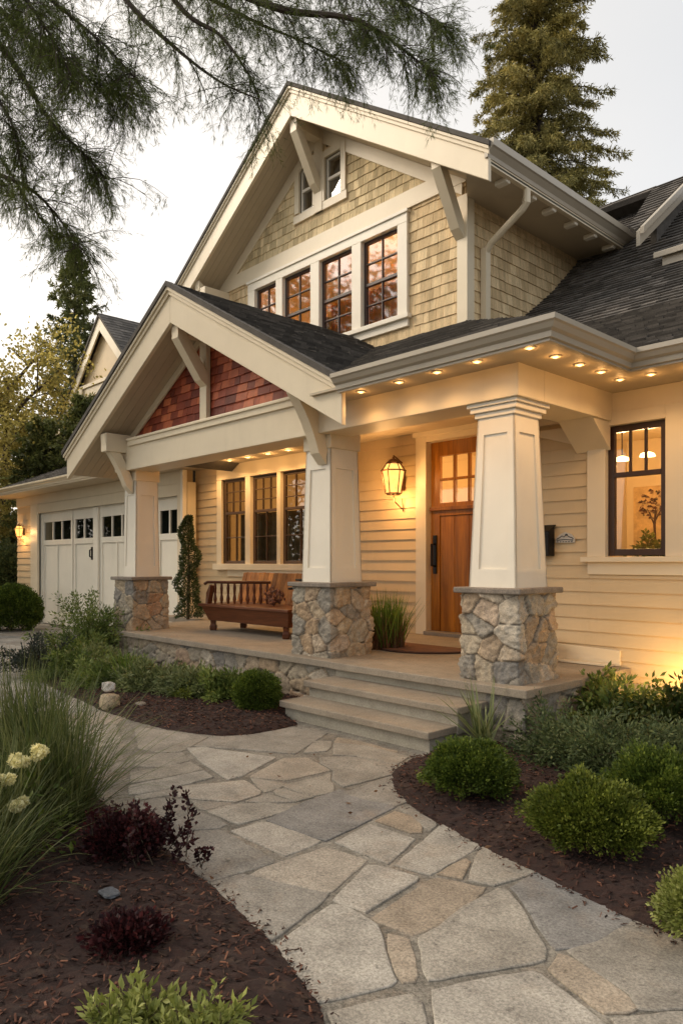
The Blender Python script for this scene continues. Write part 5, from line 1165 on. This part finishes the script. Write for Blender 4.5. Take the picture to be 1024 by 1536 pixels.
sprays('red_seedling', (-2.66, 1.70, G0), 2, .10, RED, 'single small red sprig at the edge of the flagstones', 'plant', az=(0, 6.28), el=(1.1, 1.5), leaf=(.02, .009), per=40, droop=.1, spread=.018, jit=.008)
for (x, y, n, lb) in ((-1.84, .93, 30, 'lime green leafy plant at the bottom edge, left of the two'), (-1.66, 1.04, 34, 'lime green leafy plant at the bottom edge, right of the two')):
    sprays('lime_plant', (x, y, G0), n, .145, LIME, lb, 'plant', el=(.5, 1.45), leaf=(.032, .0065), per=34, droop=.3, spread=.015, jit=.04, group='lime green plants at the bottom edge')
vs_ = sprays('potted_plant', (VASE[0], VASE[1], VASE[2] + .12), 26, .30, BOX2, 'leafy green plant in a small pot on the console behind the right window', 'plant', el=(.4, 1.4), leaf=(.06, .018), per=24, droop=.9, spread=.03, jit=.02)
mb = MB(); mb.lathe([(0, 0), (.06, 0), (.085, .08), (.08, .13), (.07, .13), (0, .11)], VASE, 18); part('pot', mb, COPPER, vs_, 0, True)
# porch and garage plants
blades('porch_grass', (-5.27, 5.62, ZP), 800, .62, GRSB, 'bright green grass tuft with dry brown base beside the middle pier', 'ornamental grass', .16, .0045, (.02, .58), 6, .45)
blades('dry_thatch', (-5.27, 5.60, ZP), 700, .40, TAN, 'dry brown thatch around the foot of the porch grass tuft', 'ornamental grass', .19, .004, (.02, .38), 5, .2)
def spiral(x, y, z0, h):
    o = empty('topiary_shrub', (x, y, z0), 'tall narrow dark topiary shrub by the garage end of the porch', 'topiary'); K = Cloud(); n = 6500; t = nrng.random(n); a = nrng.random(n) * 6.283; r = (.165 * (1 - t) ** .5 + .035) * (1 + .22 * np.sin(t * 24)) * nrng.uniform(.2, 1, n) ** .5
    C = np.column_stack([x + r * np.cos(a) + .07 * np.sin(t * 13), y + r * np.sin(a), z0 + .03 + t * h]); D = np.column_stack([np.cos(a), np.sin(a), .6 + 0 * a]) + .5 * nrng.normal(size=(n, 3)); K.put(*leaves(C, D, .045, .010, np.clip(.35 + .25 * nrng.normal(size=n), 0, 1), .2)); K.obj('foliage', JUN, o)
    stems_obj([[(x, y, z0), (x + .03, y, z0 + h * .5), (x, y, z0 + h)]], [[.03, .02, .008]], TWIG, o)
spiral(-10.2, 6.25, ZP - .01, 1.62)
shrub('boxwood_shrub', (-16.6, 5.75, -.17), (.60, .60, .52), BOX, 'large clipped boxwood ball in front of the garage corner', 'shrub', 900, 30, .05, .015, .08, lump=.02, skirt=-.8)
shrub('clipped_hedge', (-21.2, 7.3, -.17), (1.2, 1.0, 1.9), JUN, 'dark clipped hedge beyond the garage corner at the left edge', 'hedge', 700, 26, .09, .025, .16, lump=.12)

K = Cloud(); C = []; 
for k in range(60):
    x, y = (rnd.uniform(-3.0, -1.0), rnd.uniform(2.6, 4.4)) if k % 2 else (rnd.uniform(-3.2, -1.6), rnd.uniform(.8, 1.7)) if k % 4 else (rnd.uniform(-4.5, -1.6), rnd.uniform(1.8, 3.6))
    C.append((x, y, .012 if k % 4 == 0 else .055))
C = np.array(C); D = nrng.normal(size=C.shape) * np.array([1, 1, .12]); K.put(*leaves(C, D, nrng.uniform(.018, .042, len(C)), .007, nrng.random(len(C)), .5)); stuff(K.obj('leaf_litter', TAN))
# ------------------------------------------------------------------ TREES
CON = m_leaf('conifer_leaf', (0.1366, 0.1279, 0.04488), (0.3215, 0.2861, 0.1047), (0.6429, 0.5217, 0.2057), .7, .2, .5)
CONL = m_leaf('dark_conifer_leaf', (0.07594, 0.0945, 0.03713), (0.1773, 0.1941, 0.07088), (0.3713, 0.3459, 0.135), .7, .2, .5)
YEL = m_leaf('yellow_leaf', (.20, .18, .05), (.44, .37, .11), (.72, .60, .24), .6, .55, .8)
OLV = m_leaf('olive_leaf', (0.05625, 0.0725, 0.02125), (0.1375, 0.1562, 0.045), (0.3, 0.2812, 0.09375), .6, .3, .6)
PINE = m_leaf('pine_needle', (0.03894, 0.05605, 0.01298), (0.09346, 0.1209, 0.02596), (0.1947, 0.2213, 0.059), .7, .34, 1.5)
def conifer(loc, h, rbase, z_low, mat, label, nb=150, per=150, leaf=(.16, .022), top=.0, droop=.25, gap=.18, shape=1.0, group=None):
    x, y, z0 = loc; root = empty('conifer_tree', loc, label, 'tree', group); K = Cloud(); ps = []; rs = []
    for k in range(nb):
        t = (k + rnd.random()) / nb; z = z_low + (h - z_low) * t ** .92; a = k * 2.399 + rnd.uniform(-.5, .5); L = rbase * (1 - t) ** shape * rnd.uniform(.62, 1.12) + .25
        if rnd.random() < gap * .4: L *= .55
        e = .15 + .6 * t; d = Vector((math.cos(a) * math.cos(e), math.sin(a) * math.cos(e), math.sin(e))); p = Vector((x, y, z0 + z)); path = [p.copy()]
        for i in range(6): p = p + d * L / 6; d = (d + Vector((rnd.gauss(0, .06), rnd.gauss(0, .06), (-droop if i < 4 else droop * .8) / 3))).normalized(); path.append(p.copy())
        ps.append(path); rs.append([.035 * L / 3 * (1 - i * .14) + .006 for i in range(7)]); n = int(per * (.35 + L / rbase)); A = np.array(path)
        # side twigs hang off the limb, each carrying a fan of short sprays
        m = max(6, n // 11); tt = nrng.uniform(.12, 1, m) * 5.999; i = tt.astype(int); f = (tt - i)[:, None]; B = A[i] * (1 - f) + A[i + 1] * f; T = A[i + 1] - A[i]; T /= np.linalg.norm(T, axis=1)[:, None]
        sd = np.cross(T, [0, 0, 1.0]); sd /= np.maximum(1e-6, np.linalg.norm(sd, axis=1))[:, None]; sg = nrng.choice([-1, 1], m)[:, None]
        TD = T * .55 + sd * sg * nrng.uniform(.3, 1, (m, 1)) + np.array([0, 0, -.35]) + .25 * nrng.normal(size=(m, 3)); TD /= np.linalg.norm(TD, axis=1)[:, None]; TL = (.16 + .22 * L) * nrng.uniform(.4, 1, m) * (1.05 - tt / 8)
        q = np.repeat(np.arange(m), 11); u = nrng.random(len(q)); C = B[q] + TD[q] * (TL[q] * u)[:, None] + .03 * nrng.normal(size=(len(q), 3)); D = TD[q] + .65 * nrng.normal(size=(len(q), 3)) + np.array([0, 0, -.15])
        K.put(*leaves(C, D, leaf[0] * nrng.uniform(.5, 1.2, len(q)), leaf[1] * nrng.uniform(.7, 1.3, len(q)), np.clip(.28 + .3 * rnd.random() + .18 * nrng.normal(size=len(q)) + .12 * (u - .5), 0, 1), .2))
    K.obj('crown', mat, root); mb = MB()
    mb.tube([(x, y, z0 - .3), (x + .03, y, z0 + h * .3), (x - .04, y, z0 + h * .6), (x, y, z0 + h)], [h * .018, h * .014, h * .009, .02], 10)
    for p, r in zip(ps, rs): mb.tube(p, r, 5, .5, False)
    part('trunk', mb, BARK, root); return root
def broadleaf(loc, h, r, mat, label, nlimb=9, nleaf=7000, leaf=(.12, .045), cb=.35, group=None, dense=.55, name='broadleaf_tree'):
    x, y, z0 = loc; root = empty(name, loc, label, 'tree', group); mb = MB(); tips = []
    mb.tube([(x, y, z0 - .3), (x + .05 * h * rnd.uniform(-1, 1), y, z0 + h * cb), (x, y, z0 + h * .75)], [h * .022, h * .016, h * .006], 9)
    for k in range(nlimb):
        t = cb + (.75 - cb) * k / nlimb; p = Vector((x, y, z0 + h * t)); a = k * 2.4 + rnd.uniform(-.4, .4); e = rnd.uniform(.25, 1.0); L = r * rnd.uniform(.7, 1.15); d = Vector((math.cos(a) * math.cos(e), math.sin(a) * math.cos(e), math.sin(e))); path = [p.copy()]
        for i in range(5): p = p + d * L / 5; d = (d + Vector((rnd.gauss(0, .15), rnd.gauss(0, .15), rnd.gauss(.02, .12)))).normalized(); path.append(p.copy()); tips += [p.copy()] if i > 0 else []
        mb.tube(path, [h * .009 * (1 - .17 * i) for i in range(6)], 6)
        for s in range(4):
            b0 = path[rnd.randint(2, 5)]; q = b0 + Vector((rnd.gauss(0, 1), rnd.gauss(0, 1), rnd.gauss(.3, .7))) * L * .3; mb.tube([b0, (b0 + q) / 2 + Vector((0, 0, .05)), q], [h * .003, h * .002, h * .001], 5); tips += [q, (b0 + q) / 2]
    part('trunk', mb, BARK, root); tp = np.array([tuple(p) for p in tips]); ncl = len(tp) * 3; cc = tp[nrng.integers(0, len(tp), ncl)] + nrng.normal(size=(ncl, 3)) * r * .16; per = max(4, nleaf // ncl); q = np.repeat(np.arange(ncl), per)
    C = cc[q] + nrng.normal(size=(len(q), 3)) * r * .085; K = Cloud(); K.put(*leaves(C, nrng.normal(size=(len(q), 3)) + np.array([0, 0, -.3]), leaf[0] * nrng.uniform(.6, 1.3, len(q)), leaf[1], np.clip(.25 + .4 * nrng.random(ncl)[q] + .18 * nrng.normal(size=len(q)), 0, 1), .2)); K.obj('crown', mat, root); return root
conifer((-12.0, 19.4, 0), 22.5, 3.1, 5.5, CON, 'tall olive conifer rising behind the roof at the upper right', 400, 760, (.15, .015), shape=.62, droop=.75)
conifer((-29.2, 12.6, -.2), 14.2, 3.4, 2.0, CONL, 'dark pointed conifer at the left behind the neighbouring gable', 150, 230, (.24, .032), shape=.85)
broadleaf((-27.0, 9.2, -.2), 10.6, 2.3, YEL, 'yellow leaved tree glowing at the left edge', 12, 11000, (.14, .05))
broadleaf((-24.2, 7.6, -.2), 7.0, 1.5, YEL, 'sparse yellow tree in front of the taller yellow one', 9, 4000, (.12, .045))
conifer((-21.6, 9.6, -.2), 6.5, 1.5, .8, OLV, 'bushy green conifer nearest the garage roof', 110, 200, (.16, .026), shape=.7)
conifer((-23.0, 8.9, -.2), 5.9, 1.7, .6, OLV, 'green conifer left of the bushy one by the garage', 110, 200, (.17, .026), shape=.75)
conifer((-25.4, 9.8, -.2), 5.2, 2.0, .5, CONL, 'low dark conifer at the far left below the yellow trees', 100, 190, (.18, .028), shape=.75)
broadleaf((-23.0, 6.2, -.2), 3.6, 1.5, OLV, 'dark bushy tree behind the hedge at the left edge', 9, 6000, (.11, .04), .15)
# trees across the street: seen in the window panes
for i, (x, y, h, r, mt, lb) in enumerate(((-17.5, -3, 14, 3.8, OLV, 'green street tree reflected in the upper windows'), (-25, -4.5, 15, 4.4, YEL, 'yellow street tree reflected in the upper windows'), (-20, -9, 14, 3.8, YEL, 'golden street tree beyond the front garden'), (-34, -3, 14, 4.5, OLV, 'dark street tree far across the road'))):
    broadleaf((x, y, 0), h, r, mt, lb, 10, 6000, (.2, .08), group='street trees facing the house')

for i, (x, y, h, r, mt, lb) in enumerate(((-20.5, 0.3, 5.2, 2.8, OLV, 'green street bush mirrored in the porch window'), (-25, -2.0, 6.0, 3.2, YEL, 'yellow street bush mirrored in the porch window'), (-31, 1.0, 8.0, 4.2, OLV, 'unseen green bush added to darken the garage panes'))):
    broadleaf((x, y, 0), h, r, mt, lb, 12, 20000, (.20, .085), .06, 'street bushes facing the house', name='street_bush')  # garage bush is out of view, shaped to keep sky reflections off the panes
# overhead pine: trunk stands left of the frame, limbs reach over the path
root = empty('pine_tree', (-6.8, .1, 0), 'overhanging pine whose drooping needle branches hang in from the upper left', 'tree')
limbs = []; TR = Vector((-6.8, .1, 0))
mb = MB(); mb.tube([(-6.8, .1, -.3), (-6.78, .12, 2), (-6.85, .05, 5), (-6.8, .1, 9), (-6.75, .1, 13)], [.30, .25, .21, .15, .05], 14)
def limb(pts, r0, dens, fol=True):
    P_ = [p if isinstance(p, Vector) else at(*p) for p in pts]; out = []
    for i in range(len(P_) - 1):
        a, b, c, d = P_[max(i - 1, 0)], P_[i], P_[i + 1], P_[min(i + 2, len(P_) - 1)]
        for k in range(6):
            t = k / 6; out.append(.5 * ((2 * b) + (c - a) * t + (2 * a - 5 * b + 4 * c - d) * t * t + (3 * b - a - 3 * c + d) * t ** 3))
    out.append(P_[-1]); n = len(out); mb.tube(out, [r0 * .9 * (1 - i / n) ** 1.7 + .0045 for i in range(n)], 7, .5, False); limbs.append((out, dens, fol))
T_ = lambda z: TR + Vector((.0, 0, z))
limb([T_(7.2), (-250, -200, 5.2), (60, -160, 5.2), (190, 0, 5.1), (262, 70, 5.0), (330, 122, 5.0), (388, 148, 4.9)], .05, .35)
limb([T_(7.8), (-100, -330, 5.4), (140, -200, 5.3), (262, 0, 5.2), (330, 52, 5.1), (372, 110, 5.0), (392, 158, 5.0)], .05, .45)
limb([T_(8.0), (0, -330, 5.4), (250, -80, 5.3), (400, 6, 5.2), (512, 24, 5.1), (560, 42, 5.0), (610, 78, 5.0), (650, 108, 4.9)], .06, 1.25)
limb([T_(8.4), (100, -380, 5.6), (350, -120, 5.6), (500, -30, 5.5), (600, 0, 5.4), (668, 40, 5.3)], .05, 1.2)
limb([T_(8.2), (50, -300, 5.8), (240, -60, 5.8), (360, 20, 5.7), (450, 60, 5.6), (520, 95, 5.5)], .04, 1.0)
limb([T_(6.6), (-300, -60, 5.2), (-60, -20, 5.2), (40, 50, 5.1), (120, 110, 5.0), (190, 145, 5.0)], .05, 1.55)
limb([T_(6.3), (-280, -20, 5.5), (-40, 40, 5.4), (30, 110, 5.3), (75, 180, 5.2), (130, 235, 5.1), (160, 268, 5.1)], .05, 1.3)
limb([T_(7.0), (-200, -140, 4.8), (0, -60, 4.8), (90, 10, 4.8), (160, 70, 4.8), (205, 120, 4.8)], .04, 1.35)
limb([T_(7.4), (-150, -200, 4.6), (-20, -80, 4.6), (40, 0, 4.6), (80, 60, 4.6), (110, 120, 4.6)], .04, 1.3)
limb([T_(5.6), (-330, 190, 5.6), (-80, 240, 5.5), (0, 262, 5.4), (52, 288, 5.3), (95, 335, 5.3), (122, 372, 5.2)], .045, 1.05)
limb([T_(5.9), (-300, 120, 5.8), (-90, 180, 5.8), (-10, 225, 5.8), (40, 300, 5.7), (80, 350, 5.7)], .04, .5)
limb([T_(6.0), (-300, 40, 5.0), (-100, 90, 5.0), (-20, 130, 5.0), (20, 190, 4.9), (30, 240, 4.9)], .04, 1.1)
K = Cloud(); tw = mb
for path, dens, fol in limbs:
    A = np.array([tuple(p) for p in path]); n = len(A); s0 = int(n * .30); seglen = np.linalg.norm(np.diff(A[s0:], axis=0), axis=1).sum(); nt_ = int(seglen * 62 * dens)
    for k in range(nt_):
        t = rnd.uniform(s0, n - 1.001); i = int(t); b0 = A[i] + (A[i + 1] - A[i]) * (t - i); T = A[i + 1] - A[i]; T = T / np.linalg.norm(T)
        d = T * rnd.uniform(.2, .9) + nrng.normal(size=3) * .55 + np.array([0, 0, -.18]); d /= np.linalg.norm(d); L = rnd.uniform(.16, .46); pth = [b0]
        for j in range(4): pth.append(pth[-1] + d * L / 4); d = d + np.array([0, 0, -.26]) + nrng.normal(size=3) * .08; d /= np.linalg.norm(d)
        pth = np.array(pth); tw.tube([Vector(p) for p in pth], [.0035, .003, .0022, .0016, .001], 4, .5, False)
        m = 12; tt = nrng.uniform(.1, .999, m) * 4; ii = tt.astype(int); S0 = pth[ii] + (pth[ii + 1] - pth[ii]) * (tt - ii)[:, None]; SD = (pth[ii + 1] - pth[ii]); SD /= np.linalg.norm(SD, axis=1)[:, None]; SD = SD * .7 + nrng.normal(size=(m, 3)) * .5 + np.array([0, 0, -.30]); SD /= np.linalg.norm(SD, axis=1)[:, None]; SL = nrng.uniform(.05, .15, m)
        q = np.repeat(np.arange(m), 13); u = nrng.random(len(q)); C = S0[q] + SD[q] * (SL[q] * u)[:, None]; D = SD[q] * 1.0 + .38 * nrng.normal(size=(len(q), 3)) + np.array([0, 0, -.2])
        K.put(*leaves(C, D, .046 * nrng.uniform(.6, 1.2, len(q)), .0013, np.clip(.35 + .25 * rnd.random() + .2 * nrng.normal(size=len(q)), 0, 1), 0))
K.obj('crown', PINE, root); part('trunk', mb, BARK, root)

# ------------------------------------------------------------------ NEIGHBOUR'S GABLE
nb = empty('neighbour_house', (-25.6, 12.2, -.2), 'cream gabled house showing its peak behind the garage roof', 'house')
AX, AZ, AS, AHW, AY = -25.6, 10.45, .95, 4.4, 12.0
mb = MB(); mb.prism([(AX - 2.7, AY + .18, -.2), (AX + 2.7, AY + .18, -.2), (AX + 2.7, AY + .18, AZ - .4 - AS * 2.7), (AX, AY + .18, AZ - .4), (AX - 2.7, AY + .18, AZ - .4 - AS * 2.7)], (0, 7, 0)); part('wall', mb, SIDE, nb)
mb = MB(); lap_siding(mb, front(AY + .18), AX - 2.6, AX + 2.6, 3.0, 7.6, (), .2, .02); part('lap_siding', mb, SIDE, nb)
ms = MB(); mt = MB()
roof_face(mt, ms, [(AX, AY - .1, AZ), (AX + AHW, AY - .1, AZ - AS * AHW), (AX + AHW, AY + 8, AZ - AS * AHW), (AX, AY + 8, AZ)], (0, 1, 0), .08, .2, (.2, .4)); roof_face(mt, ms, [(AX, AY - .1, AZ), (AX, AY + 8, AZ), (AX - AHW, AY + 8, AZ - AS * AHW), (AX - AHW, AY - .1, AZ - AS * AHW)], (0, 1, 0), .08, .2, (.2, .4))
part('roof', mt, ROOF, nb); part('roof_deck', ms, ROOF, nb)
for sg in (1, -1):
    f = lambda x, dz: (AX + sg * x, AY - .05, AZ - AS * x - dz); mb = MB(); mb.prism([f(0, .08), f(AHW, .08), f(AHW, .5), f(0, .62)], (0, .06, 0)); part('rake_fascia', mb, TRIM, nb, .006)
mb = MB(); mb.box(AX - 2.4, AX + 2.4, AY + .08, AY + .18, 7.6, 8.0); mb.box(AX - 2.5, AX + 2.5, AY + .02, AY + .18, 7.95, 8.08); mb.box(AX - 2.75, AX - 1.6, AY, AY + .18, 7.5, 7.98); part('belt_board', mb, TRIM, nb, .005)
